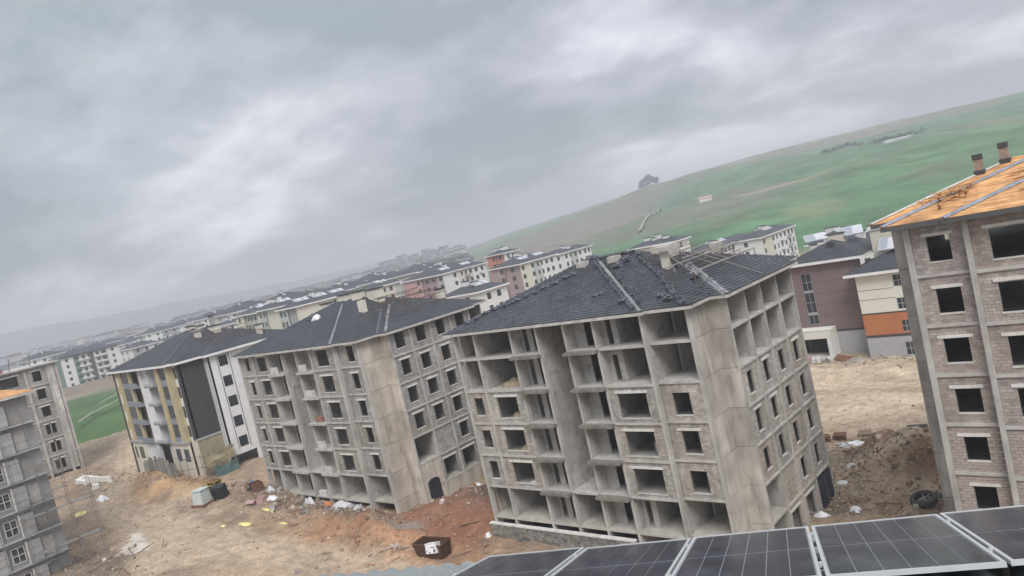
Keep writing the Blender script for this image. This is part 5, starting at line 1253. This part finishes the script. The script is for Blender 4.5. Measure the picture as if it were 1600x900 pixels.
# utility cabinet cast in concrete
t = thing('concrete_cabinet', 'pale mint tapered concrete box standing on the drive beside the yellow crate', 'box', (-97.6, 39.2, zs(-97.6, 39.2)), .35)
MB().add([(-.85, -.85, .2), (.85, -.85, .2), (.85, .85, .2), (-.85, .85, .2), (-.7, -.7, 1.9), (.7, -.7, 1.9), (.7, .7, 1.9), (-.7, .7, 1.9)], [(0, 1, 5, 4), (1, 2, 6, 5), (2, 3, 7, 6), (3, 0, 4, 7), (4, 5, 6, 7)]).build('body', 'box_mint', t)
MB().box(-.78, .78, -.78, .78, 1.905, 2.02).build('lid', 'box_mint', t); MB().box(-1.1, 1.1, -1.0, 1.1, -.3, .2).build('plinth', 'rust_brown', t)
def crate(label, x, y, rzr, m, w, d, h, tilt=0.):
    t = thing('slatted_crate', label, 'crate', (x, y, zs(x, y)), rzr); t.rotation_euler = (tilt, 0, rzr)
    for sx in (-1, 1):
        for sy in (-1, 1): MB().box(sx * (w / 2 - .06) - .06, sx * (w / 2 - .06) + .06, sy * (d / 2 - .06) - .06, sy * (d / 2 - .06) + .06, -.2, h).build('post', m, t)
    for k in range(5):
        z = .1 + k * (h - .25) / 4
        for sy in (-1, 1): MB().box(-w / 2, w / 2, sy * (d / 2 + .02) - .02, sy * (d / 2 + .02) + .02, z, z + .16).build('slat', m, t)
        for sx in (-1, 1): MB().box(sx * (w / 2 + .02) - .02, sx * (w / 2 + .02) + .02, -d / 2, d / 2, z, z + .16).build('slat', m, t)
    MB().box(-w / 2 + .1, w / 2 - .1, -d / 2 + .1, d / 2 - .1, .02, h - .12).build('load', 'crate_dark', t)
    MB().box(-w / 2, w / 2, -d / 2, d / 2, h, h + .06).build('top', 'rust_brown' if m == 'crate_yellow' else m, t)
    return t
crate('tall yellow slatted crate on the drive by the mint box', -98.6, 41.6, .25, 'crate_yellow', 1.5, 1.2, 2.1)
crate('black slatted crate leaning against the yellow crate', -95.9, 41.0, .55, 'crate_dark', 1.6, 1.1, 1.7, .22)
sheet('tarpaulin', 'crumpled blue tarpaulin in the rubbish at the grey shell\'s corner', 'tarp', -94.6, 44.9, 2.6, 1.3, .9, 'tarp_blue', .3, seed=3)
def carton(name, label, cat, x, y, rzr, w, d, h, m, flap=True, z=None):
    t = thing(name, label, cat, (x, y, zs(x, y) if z is None else z), rzr); e = .05
    MB().box(-w / 2, w / 2, -d / 2, -d / 2 + e, -.2, h).box(-w / 2, w / 2, d / 2 - e, d / 2, -.2, h).box(-w / 2, -w / 2 + e, -d / 2 + e, d / 2 - e, -.2, h).box(w / 2 - e, w / 2, -d / 2 + e, d / 2 - e, -.2, h).build('side', m, t)
    MB().box(-w / 2 + e, w / 2 - e, -d / 2 + e, d / 2 - e, -.15, h * .55).build('content', 'rubble', t)
    if flap: MB().bar((-w / 2, -d / 2 - .02, h), (-w / 2 - .1, -d / 2 - .5, h * .5), w * .9, .04).build('flap', m, t)
    return t
carton('open_bin', 'rusty brown open bin beside the blue tarpaulin', 'bin', -91.3, 43.6, -.2, 2.0, 1.3, 1.0, 'rust_brown')
carton('cardboard_box', 'collapsed pinkish box among the grey plastic near the shell', 'box', -87.3, 41.7, .5, 1.6, 1.2, .6, 'carton_pink')
for lab, x, y, w, d, h, m, s_ in (
    ('torn yellow ribbon of sheeting lying nearest the rusty bin', -84.2, 40.6, 4.4, .7, .35, 'tarp_yellow', 4), ('small yellow scrap lying apart on the worn drive', -85.6, 35.9, 1.2, .9, .3, 'tarp_yellow', 5),
    ('longer yellow scrap on the drive next to the small one', -82.4, 36.8, 2.8, .9, .35, 'tarp_yellow', 6), ('pale yellow strip lying closest to the red earth', -78.2, 39.2, 2.0, .6, .25, 'tarp_yellow', 7),
    ('big yellow tarpaulin spread beyond the scaffolding', -119.3, 31.2, 3.6, 2.6, .9, 'tarp_yellow', 8), ('yellow bag on the pile before the yellow block', -124.8, 42.9, 1.0, .9, .5, 'tarp_yellow', 9),
    ('orange sheet heaped against the grey shell front', -76.2, 44.0, 2.0, 1.3, .9, 'tarp_orange', 10), ('grey plastic sheeting piled at the shell\'s ground floor opening', -73.6, 44.2, 4.0, 1.6, .9, 'plastic_grey', 11),
    ('grey plastic bundle under the shell\'s recess', -79.3, 43.6, 3.2, 1.4, 1.2, 'plastic_grey', 12), ('pale plastic heap nearest the arch of the grey shell', -70.3, 44.0, 3.2, 1.4, .7, 'plastic_grey', 13),
    ('white plastic rag heap beside the collapsed pink box', -85.9, 42.6, 3.0, 1.4, .7, 'tarp_white', 14), ('white foil bundle behind the rusty bin', -88.6, 44.0, 2.2, 1.2, .8, 'plastic_grey', 15),
    ('white sheet thrown over a heap beyond the scaffold', -121.7, 35.0, 3.4, 1.7, .9, 'tarp_white', 16), ('white rags between the two unfinished blocks', -57.3, 50.3, 2.6, 1.4, .6, 'tarp_white', 17),
    ('white torn bag at the stone wall corner', -51.9, 45.3, .9, .8, .6, 'tarp_white', 18), ('long white tarpaulin beside the wooden pallets', -26.9, 72.8, 6.2, 1.5, .7, 'tarp_white', 19),
    ('flat white scrap near the blue basement door', -24.9, 63.3, 2.2, .9, .3, 'tarp_white', 20), ('round white bag on the dark ground nearest the panels', -22.9, 58.9, 1.5, 1.1, .6, 'tarp_white', 21),
    ('half-buried white scrap right at the panel edge', -25.0, 57.2, 1.9, 1.0, .5, 'tarp_white', 22), ('green plastic scrap beside the big ring', -16.9, 61.6, 1.6, .8, .5, 'net_green', 23),
    ('yellow canister scrap against the timber-roofed shell', -18.9, 69.5, .9, .7, .8, 'tarp_yellow', 24), ('grey plastic drift under the basement wall', -25.2, 66.2, 1.8, .9, .5, 'plastic_grey', 25)):
    sheet('crumpled_sheet', lab, 'sheet', x, y, w * .85, d * .85, h * (.4 if m == 'tarp_yellow' else .7), m, random.uniform(-.5, .6), seed=s_)
# broken white slabs of a demolished hut
for i, (dx, dy, w, d, h, r) in enumerate(((0, 0, 3.6, .5, 1.3, .5), (1.6, 1.2, 2.4, .5, .9, .9), (-1.5, -.9, 2.6, 1.2, .5, .3), (2.8, -.6, 1.3, 1.0, .6, 1.2))):
    x, y = -132.6 + dx, 37.6 + dy
    o = MB().add([(-w / 2, -d / 2, -.4), (w / 2, -d / 2, -.4), (w / 2, d / 2, -.4), (-w / 2, d / 2, -.4), (-w / 2 + .2, -d / 2, h), (w / 2 - .3, -d / 2, h * .75), (w / 2 - .2, d / 2, h * .7), (-w / 2 + .1, d / 2, h)],
                 [(0, 1, 5, 4), (1, 2, 6, 5), (2, 3, 7, 6), (3, 0, 4, 7), (4, 5, 6, 7)]).build('broken_slab', 'lintel', None, (x, y, zs(x, y))); o.rotation_euler = (.1, .12, r)
    tag(o, ('tallest broken white slab of the ruined hut by the scaffold', 'broken white slab behind the tallest one of the ruin', 'flat white slab in front of the ruin', 'small white slab chunk right of the ruin')[i], 'slab')
# rusty skip with a white appliance
sx_, sy_ = -54.3, 40.6
t = thing('skip', 'dark rusty steel skip on the red earth in front of the stone wall', 'skip', (sx_, sy_, zs(sx_, sy_)), .16)
def skew(mb, x0, x1, X0, X1, y0, y1, z0, z1): return mb.add([(x0, y0, z0), (x1, y0, z0), (x1, y1, z0), (x0, y1, z0), (X0, y0 - .1, z1), (X1, y0 - .1, z1), (X1, y1 + .1, z1), (X0, y1 + .1, z1)], [(0, 1, 5, 4), (1, 2, 6, 5), (2, 3, 7, 6), (3, 0, 4, 7), (0, 3, 2, 1)])
skew(MB(), -1.35, 1.35, -1.75, 1.6, -.7, .7, -.2, 1.35).build('hull', 'rust_plate', t)
MB().box(-1.3, 1.3, -.65, .65, .25, .55).build('load', 'rust_plate', t)
for sg in (-1, 1): MB().bar((-1.78, sg * .82, 1.36), (1.64, sg * .82, 1.36), .07, .08).build('rim', 'rust_brown', t)
for x in (-1.76, 1.62): MB().bar((x, -.82, 1.365), (x, .82, 1.365), .07, .08).build('rim', 'rust_brown', t)
ap = thing('white_appliance', 'white boxy appliance with dark openings propped on the rusty skip', 'appliance', (sx_ + .75, sy_ - .62, zs(sx_, sy_) + .62), .2); ap.rotation_euler = (-.25, -.12, .2)
MB().box(-.62, .62, -.35, .35, 0, .85).build('body', 'tarp_white', ap)
for (a, b, c, d) in ((.0, .5, .5, .57), (.28, .5, .08, .36), (-.25, -.08, .05, .16), (-.5, -.38, .2, .3)): MB().box(a, b, -.362, -.352, c, d).build('opening', 'cap_dark', ap)
MB().box(-.64, .64, -.37, .37, .852, .9).build('top', 'frame_white', ap)
# offcuts
_pm = {}
def plank(x, y, z, L, rzr, ry, label, group, m='timber', w=.1, th=.03):
    key = (round(L * 2) / 2, m)
    if key not in _pm:
        mb = MB().box(-key[0] / 2, key[0] / 2, -w / 2, w / 2, 0, th, 1.1); me_ = bpy.data.meshes.new('plank'); me_.from_pydata(mb.v, [], mb.f); set_tone(me_, [random.uniform(.85, 1.25)] * 6); me_.materials.append(MATS[m]); _pm[key] = me_
    o = bpy.data.objects.new('plank', _pm[key]); COL.objects.link(o); o.location = (x, y, z); o.rotation_euler = (random.uniform(-.1, .1), ry, rzr); tag(o, label, 'plank', group); return o
for i in range(34):
    lx, ly = random.gauss(1.9, .75), random.gauss(2.6, .8)
    plank(-12.56 + lx, 47.06 + ly, 3.43 + roof_z(RRc, RZ, RS, lx, ly) + random.uniform(.04, .3), random.choice((.5, 1.0, 1.0, 1.5)), random.uniform(0, 3.1), random.uniform(-.3, .3), 'offcut plank in the jumbled heap low on the orange timber roof', 'plank heap on the timber roof', w=.11, th=.04)
for i in range(16):
    lx, ly = random.uniform(5, 11), random.uniform(1.5, 6)
    plank(-12.56 + lx, 47.06 + ly, 3.43 + roof_z(RRc, RZ, RS, lx, ly) + .05, random.choice((1.0, 1.5, 2.0)), random.uniform(-.2, .9), -.1, 'stray plank lying singly across the orange timber roof', 'stray planks on the timber roof', w=.12, th=.04)
for i in range(12):
    x, y = -58.2 + random.gauss(0, .5), 39.6 + random.gauss(0, .4)
    plank(x, y, zs(x, y) + random.uniform(.03, .35), random.choice((.5, 1.0, 1.0)), random.uniform(0, 3), random.uniform(-.6, .6), 'pale stick in the splintered bundle beside the skip', 'splintered bundle beside the skip', 'sill', .07, .05)
plank(-57.0, 37.9, zs(-57.0, 37.9) + .05, 1.5, 1.5, 0, 'short orange batten lying upright in view left of the skip', None, 'timber'); plank(-59.6, 37.0, zs(-59.6, 37) + .05, 1.5, .2, 0, 'short orange batten lying flat on the bare earth', None, 'timber')
# tile stacks on the tiled roof
me_t = None
def tile_stack(lx, ly, n, label, group):
    global me_t
    t = thing('tile_stack', label, 'tile stack', (-50.97 + lx, 45.8 + ly, 1.0 + roof_z(AR, ZE, .375, lx, ly) + .06), random.uniform(-.4, .4), group); t.rotation_euler = (.36, 0, random.uniform(-.3, .3))
    if me_t is None:
        mb = MB(); pr = ((-.16, .0), (-.09, .05), (0, .06), (.08, .03), (.16, 0)); mb.add([(x, -.2, z) for x, z in pr] + [(x, .2, z) for x, z in pr] + [(x, -.2, z - .025) for x, z in pr] + [(x, .2, z - .025) for x, z in pr], [(q, q + 1, 6 + q, 5 + q) for q in range(4)] + [(10 + q, 11 + q, q + 1, q) for q in range(4)] + [(5 + q, 6 + q, 16 + q, 15 + q) for q in range(4)])
        me_t = bpy.data.meshes.new('tile'); me_t.from_pydata(mb.v, [], mb.f); me_t.materials.append(MATS['ridge_tile'])
    for k in range(n):
        o = bpy.data.objects.new('tile', me_t); COL.objects.link(o); o.parent = t; o.location = (random.uniform(-.22, .22) if k > 2 else (k - 1) * .3, random.uniform(-.12, .12), .06 * (k // 2) + random.uniform(0, .03)); o.rotation_euler = (random.uniform(-.1, .1), random.uniform(-.15, .15), random.uniform(-.5, .5))
for (lx, ly) in ((1.35, 1.05), (2.1, 1.6), (2.8, 2.3), (3.5, 2.7), (4.3, 3.1), (5.1, 3.5), (5.5, 3.8), (6.2, 4.3), (6.95, 4.7), (7.8, 5.3), (8.6, 5.85), (9.3, 6.6), (9.9, 6.9)):
    tile_stack(lx, ly, 6, 'small stack of tiles in the diagonal line up the tiled roof', 'tile stacks up the roof hip')
tile_stack(15.2, 2.7, 4, 'lone pair of loose tiles mid-slope on the tiled roof', None); tile_stack(18.6, 1.2, 8, 'tile stack closest to the eave beside the pale hip strip', None)
tile_stack(15.0, 8.2, 12, 'heap of tiles beside the second ridge chimney', None); tile_stack(16.0, 8.8, 12, 'heap of tiles at the top of the roof ridge end', None); tile_stack(14.5, 7.4, 10, 'tile heap just below the ridge chimneys', None)
tile_stack(22.6, 1.0, 10, 'tile heap at the lower end of the last roof hip', None); tile_stack(21.6, 1.6, 8, 'tile heap next to the last roof hip\'s lower end', None); tile_stack(22.4, 5.9, 8, 'tile heap on the roof valley below the solar rack', None)
sheet('crumpled_sheet', 'white and green torn sheet on the closed shell\'s dark roof', 'sheet', -89.85 + 10.4, 44.72 + 5.9, 1.5, 1.2, .5, 'tarp_white', .3, seed=31, base=1.41 + roof_z(BR, BZ, .37, 10.4, 5.9) + .05)
sheet('tile_heap', 'dark tile pile beside the white sheet on the closed shell\'s roof', 'tile heap', -89.85 + 9.4, 44.72 + 6.2, 2.6, 1.0, .5, 'ridge_tile', .4, seed=32, base=1.41 + roof_z(BR, BZ, .37, 9.4, 6.2) + .05)
# sand heaps inside the open frame
for i, (lx, ly, k, w, lab) in enumerate(((5.0, 1.6, 4, 3.0, 'sand heap on the wall-less floor above the small windows'), (4.9, 1.2, 3, 1.6, 'sand heap inside the topmost wide window'), (5.2, 1.2, 2, 2.1, 'larger sand heap inside the middle wide window'), (5.6, 1.2, 1, 2.3, 'flat pale heap inside the lowest wide window'))):
    sheet('sand_heap', lab, 'sand heap', -50.97 + lx, 45.8 + ly, w, 1.8, .62 if k != 1 else .4, 'sand_heap' if k != 1 else 'sill', .2, seed=40 + i, base=1.0 + 3 * k + .01)
o = MB().box(-.35, .35, -.3, .3, 0, .7).box(-.38, .38, -.33, .33, .701, .76).build('mortar_tub', 'lintel', None, (-50.97 + 18.4, 45.8 + 2.2, 1 + 6 + .005)); tag(o, 'pale tub standing inside the right-hand middle window of the open frame', 'tub')
for i, (lx, k, lab) in enumerate(((15.0, 3, 'brown block stack on the shell\'s balcony, fourth floor'), (11.9, 0, 'pale block stack in the shell\'s lowest recess'))):
    t = thing('block_stack', lab, 'block stack', (-89.85 + lx, 44.72 + .2, 1.41 + 3 * k + .01), .1)
    for a in range(3):
        for b in range(2): MB().box(a * .42 - .6, a * .42 - .2, -.2, .2, b * .32, b * .32 + .30).build('block', 'brick_red' if i == 0 else 'lintel', t)
# pallets, ring, pipe
def pallet(x, y, z, rzr, label, group, m='timber_old', tilt=0.):
    t = thing('pallet', label, 'pallet', (x, y, z), rzr, group); t.rotation_euler = (tilt, 0, rzr)
    for i in range(5): MB().box(-.6, .6, -.5 + i * .22, -.36 + i * .22, .12, .145).build('board', m, t)
    for i in range(3): MB().box(-.6 + i * .52, -.44 + i * .52, -.5, .52, 0, .119).build('bearer', m, t)
for k in range(4): pallet(-29.2 + random.uniform(-.1, .1), 75.0, zs(-29.2, 75) + .16 * k, .3 + random.uniform(-.15, .15), 'weathered brown pallet in the stack behind the white tarpaulin', 'stack of brown pallets', 'rust_brown')
for k in range(3): pallet(-30.5 + random.uniform(-.1, .1), 74.2, zs(-30.5, 74.2) + .16 * k, .35 + random.uniform(-.15, .15), 'weathered brown pallet in the low stack nearer the open frame', 'low stack of brown pallets', 'rust_brown')
pallet(-27.0, 74.0, zs(-27, 74), .5, 'light wooden pallet lying flat right behind the white tarpaulin', None); pallet(-27.2, 76.4, zs(-27.2, 76.4) + .1, .2, 'light wooden pallet tipped on the rubble farther back', None, tilt=.3)
t = thing('well_ring', 'large dark ring lying on the rubble close to the panels', 'ring', (-17.9, 60.0, zs(-17.9, 60) + .1), 0); t.rotation_euler = (.2, -.12, 0)
V, Q = [], []; n = 28
for i in range(n):
    a = 2 * math.pi * i / n
    for (r, z) in ((.85, 0), (.98, .12), (.98, .42), (.85, .55), (.66, .5), (.62, .1)): V.append((r * math.cos(a), r * math.sin(a), z))
Q = [(6 * i + k, 6 * ((i + 1) % n) + k, 6 * ((i + 1) % n) + (k + 1) % 6, 6 * i + (k + 1) % 6) for i in range(n) for k in range(6)]
link('ring', np_mesh('ring', V, Q), 'rubber', t, smooth=True); MB().bar((-.5, -.5, .3), (.5, .4, .45), .12, .06).bar((-.2, .6, .3), (.3, -.6, .5), .1, .06).build('crossbar', 'steel_grey', t)
o = MB().tube((0, 0, .2), (1.8, .5, .2), .22, 12).build('drain_pipe', 'cap_dark', None, (-23.6, 78.0, zs(-23.6, 78))); tag(o, 'dark drain pipe end lying on the yard by the timber-roofed shell', 'pipe')
# at the mauve house
for i, (x, y, lab) in enumerate(((-45.2, 104.2, 'pinkish sack pallet at the white porch, nearer the frame'), (-42.9, 104.0, 'pinkish sack pallet in the middle of the white porch'), (-41.0, 102.6, 'single pale sack heap before the porch'))):
    t = thing('sack_pallet', lab, 'sacks', (x, y, zs(x, y)), .2); MB().box(-.7, .7, -.6, .6, -.3, .14).build('pallet', 'timber_old', t)
    for a in range(2):
        for b in range(3): MB().add([(-.62 + a * .63, -.55, .15 + b * .22), (-.03 + a * .63, -.55, .15 + b * .22), (-.03 + a * .63, .55, .15 + b * .22), (-.62 + a * .63, .55, .15 + b * .22), (-.56 + a * .63, -.48, .36 + b * .22), (-.09 + a * .63, -.48, .36 + b * .22), (-.09 + a * .63, .48, .36 + b * .22), (-.56 + a * .63, .48, .36 + b * .22)], [(0, 1, 5, 4), (1, 2, 6, 5), (2, 3, 7, 6), (3, 0, 4, 7), (4, 5, 6, 7)]).build('sack', 'carton_pink' if i < 2 else 'plastic_grey', t)
o = MB().bar((-1.5, 0, .1), (1.5, -.3, .15), .9, .06).build('sheet_panel', 'rust_brown', None, (-37.6, 104.6, zs(-37.6, 104.6) + .35)); o.rotation_euler = (.7, .12, -.1); tag(o, 'red-brown metal panel leaning at the foot of the mauve house', 'panel')
sheet('rubble_heap', 'grey rubble heap at the mauve house corner', 'heap', -36.0, 104.0, 4.2, 1.6, .6, 'rubble', .1, seed=50)
# hoarding, netting and trestle in front of the yellow block
hd = thing('hoarding', 'weathered grey board hoarding at the foot of the yellow block', 'fence', (-133.3, 44.7, 0))
x = 7.6
while x < 19.4:
    z = zs(-133.3 + x, 43.2); w = random.uniform(.5, .9); MB().box(x, x + w - .03, -1.65 + random.uniform(-.05, .05), -1.6, z - .4, z + random.uniform(1.9, 2.6), random.uniform(.75, 1.25)).build('board', 'hoarding', hd); x += w
for z in (2.4, 3.6): MB().box(7.6, 19.5, -1.58, -1.5, z, z + .09).build('rail', 'steel_grey', hd)
nt_ = thing('netting_frame', 'net-hung trestle scaffold at the dark corner of the yellow block', 'scaffolding', (-133.3, 44.7, 0))
for (x, y) in ((24.5, .2), (24.5, 2.4), (24.5, 4.7), (25.9, .2), (25.9, 2.4), (25.9, 4.7), (21.0, -1.3), (23.2, -1.3)): MB().tube((x, y, .2), (x, y, 5.4), .05, 6).build('standard', 'steel_grey', nt_)
for z in (1.9, 3.7, 5.3): MB().tube((25.9, 0, z), (25.9, 4.9, z), .05, 6).build('ledger', 'steel_grey', nt_); MB().tube((20.8, -1.3, z - .3), (25.9, .1, z), .05, 6).build('ledger', 'steel_grey', nt_)
MB().box(24.5, 25.85, .1, 4.8, 3.72, 3.78).build('platform_board', 'hoarding', nt_)
def net(name, x0, x1, y, z0, z1, m, par, along='y', n=12, seed=1):
    g = np.linspace(0, 1, n); A_, Z_ = np.meshgrid(g, g, indexing='ij'); bul = (fbm(A_ * 4 + seed, Z_ * 3, seed, 3) - .5) * .35
    pts = np.stack([y + bul, x0 + (x1 - x0) * A_, z0 + (z1 - z0) * Z_ - .25 * np.sin(np.pi * A_) * Z_], -1) if along == 'y' else np.stack([x0 + (x1 - x0) * A_, y + bul, z0 + (z1 - z0) * Z_], -1)
    link(name, np_mesh(name, pts.reshape(-1, 3), grid_quads(n, n)), m, par, smooth=True)
net('yellow_net', .2, 4.6, 26.0, 3.6, 5.6, 'net_yellow', nt_); net('green_net', 1.2, 4.8, 26.1, .9, 3.3, 'net_green', nt_, seed=4)
MB().tube((21.5, -1.3, .5), (23.4, -1.3, 3.2), .05, 6).tube((23.4, -1.35, .5), (21.5, -1.35, 3.0), .05, 6).build('brace', 'steel_pale', nt_)
# ------------------------------------------------------------------ rubble and litter nobody could count
def scatter(name, label, cat, zones, m, size, tones, seed):
    rg = np.random.RandomState(seed); mb = MB()
    for (x, y, a, b, n) in zones:
        X, Y = x + rg.normal(0, a, n), y + rg.normal(0, b, n); Zs = site_z(X, Y)
        for px_, py_, pz in zip(X, Y, Zs):
            s = size * rg.lognormal(0, .55); p = rg.uniform(.5, 1.2, 3) * s; an = rg.uniform(0, 6.28); c, q = math.cos(an), math.sin(an); tl = rg.uniform(-.5, .5)
            vs = []
            for (dx, dy, dz) in ((-1, -1, -1), (1, -1, -1), (1, 1, -1), (-1, 1, -1), (-.7, -.8, .8), (.8, -.6, .9), (.6, .8, .6), (-.8, .7, 1)):
                lx, ly, lz = dx * p[0] * rg.uniform(.7, 1.1), dy * p[1] * rg.uniform(.7, 1.1), dz * p[2] * .6 + tl * dx * p[0]
                vs.append((px_ + c * lx - q * ly, py_ + q * lx + c * ly, pz + lz + p[2] * .25))
            t_ = tones[rg.randint(len(tones))]; k = rg.uniform(.7, 1.25)
            mb.add(vs, [(4, 5, 6, 7), (0, 1, 5, 4), (1, 2, 6, 5), (2, 3, 7, 6), (3, 0, 4, 7)], tuple(k * q_ for q_ in t_))
    o = mb.build(name, m); o['kind'] = 'stuff'; tag(o, label, cat); return o
scatter('rubble', 'loose stones and clods strewn over the building site', 'rubble', [(-88, 43, 8, 1.3, 760), (-76, 43.4, 6, 1.1, 560), (-120, 43.5, 10, 1.6, 320), (-132, 38, 6, 2, 160), (-58, 50, 2, 3, 220), (-66, 41, 6, 2.5, 160), (-90, 25, 6, 2.2, 260),
        (-24.5, 65, 2.4, 5, 700), (-19, 63, 3.5, 4, 420), (-26, 73, 4, 2.5, 260), (-34, 103, 8, 1.5, 180), (-30, 88, 12, 8, 70), (-100, 36, 22, 6, 150), (-60, 38, 10, 3, 60), (-145, 52, 14, 8, 200), (-52, 43.5, 2.5, .7, 60)],
        'rubble', .085, [(1.1, 1.0, .88), (.95, .85, .72), (1.35, 1.3, 1.2), (1.0, .7, .5), (.7, .62, .54)], 3)
scatter('litter', 'small scraps of pale litter and plastic scattered on the earth', 'litter', [(-87, 43.0, 7, 1.2, 420), (-75, 43.9, 5, .9, 380), (-80, 41.5, 4, 1.0, 160), (-118, 43, 8, 1.4, 90), (-131, 37.5, 6, 2, 70), (-57, 49.5, 1.6, 2.2, 90), (-24.5, 66, 2.2, 5, 110), (-21, 59, 3.5, 2.5, 60), (-26, 73, 3.5, 2, 70), (-90, 24, 6, 2, 60), (-62, 40, 7, 3, 40), (-100, 33, 18, 5, 60), (-36, 104, 6, 1, 40), (-51.7, 44.2, .5, .6, 14)],
        'litter', .085, [(1.3, 1.3, 1.32), (1, .98, .95), (.8, .74, .68), (.75, .6, .5), (.55, .58, .62), (1.1, 1.05, .8), (.5, .55, .5)], 8)

rg = np.random.RandomState(21); mb = MB()
for (x, y, a, b, n) in ((-87, 43, 7, 1.2, 70), (-75, 43.8, 5, 1.0, 60), (-122, 43, 8, 1.6, 50), (-57, 50, 1.6, 2.6, 30), (-24.5, 66, 2.2, 5, 60), (-27, 74, 3.5, 2, 40), (-20, 60, 3, 2.5, 30), (-90, 25, 6, 2, 40), (-36, 104, 6, 1, 25), (-62, 40, 7, 2.5, 25)):
    X, Y = x + rg.normal(0, a, n), y + rg.normal(0, b, n); Z = site_z(X, Y)
    for u, v, z in zip(X, Y, Z):
        L_ = rg.uniform(.5, 2.2); an = rg.uniform(0, 6.28); tl = rg.uniform(-.15, .25) * L_; k = rg.uniform(.5, 1.5)
        mb.bar((u, v, z + .06), (u + math.cos(an) * L_, v + math.sin(an) * L_, z + .10 + abs(tl)), rg.uniform(.03, .11), rg.uniform(.02, .06), (k, k * rg.uniform(.9, 1.05), k * rg.uniform(.8, 1.3)))
o = mb.build('debris', 'timber_old'); o['kind'] = 'stuff'; tag(o, 'splintered laths and bars strewn through the rubbish of the site', 'debris')
# ------------------------------------------------------------------ air
hz = bpy.data.materials.new('haze'); hz.use_nodes = True; hz.node_tree.nodes.clear()
ho = hz.node_tree.nodes.new('ShaderNodeOutputMaterial'); hv = hz.node_tree.nodes.new('ShaderNodeVolumePrincipled')
hv.inputs['Color'].default_value = (.93, .95, 1.0, 1); hv.inputs['Density'].default_value = .00058; hv.inputs['Anisotropy'].default_value = .0
hz.node_tree.links.new(hv.outputs[0], ho.inputs['Volume']); MATS['haze'] = hz
o = MB().box(-9800, 9800, -9800, 9800, -160, 112).build('haze', 'haze'); o['kind'] = 'stuff'; tag(o, 'thin pale haze lying over the whole valley', 'haze')
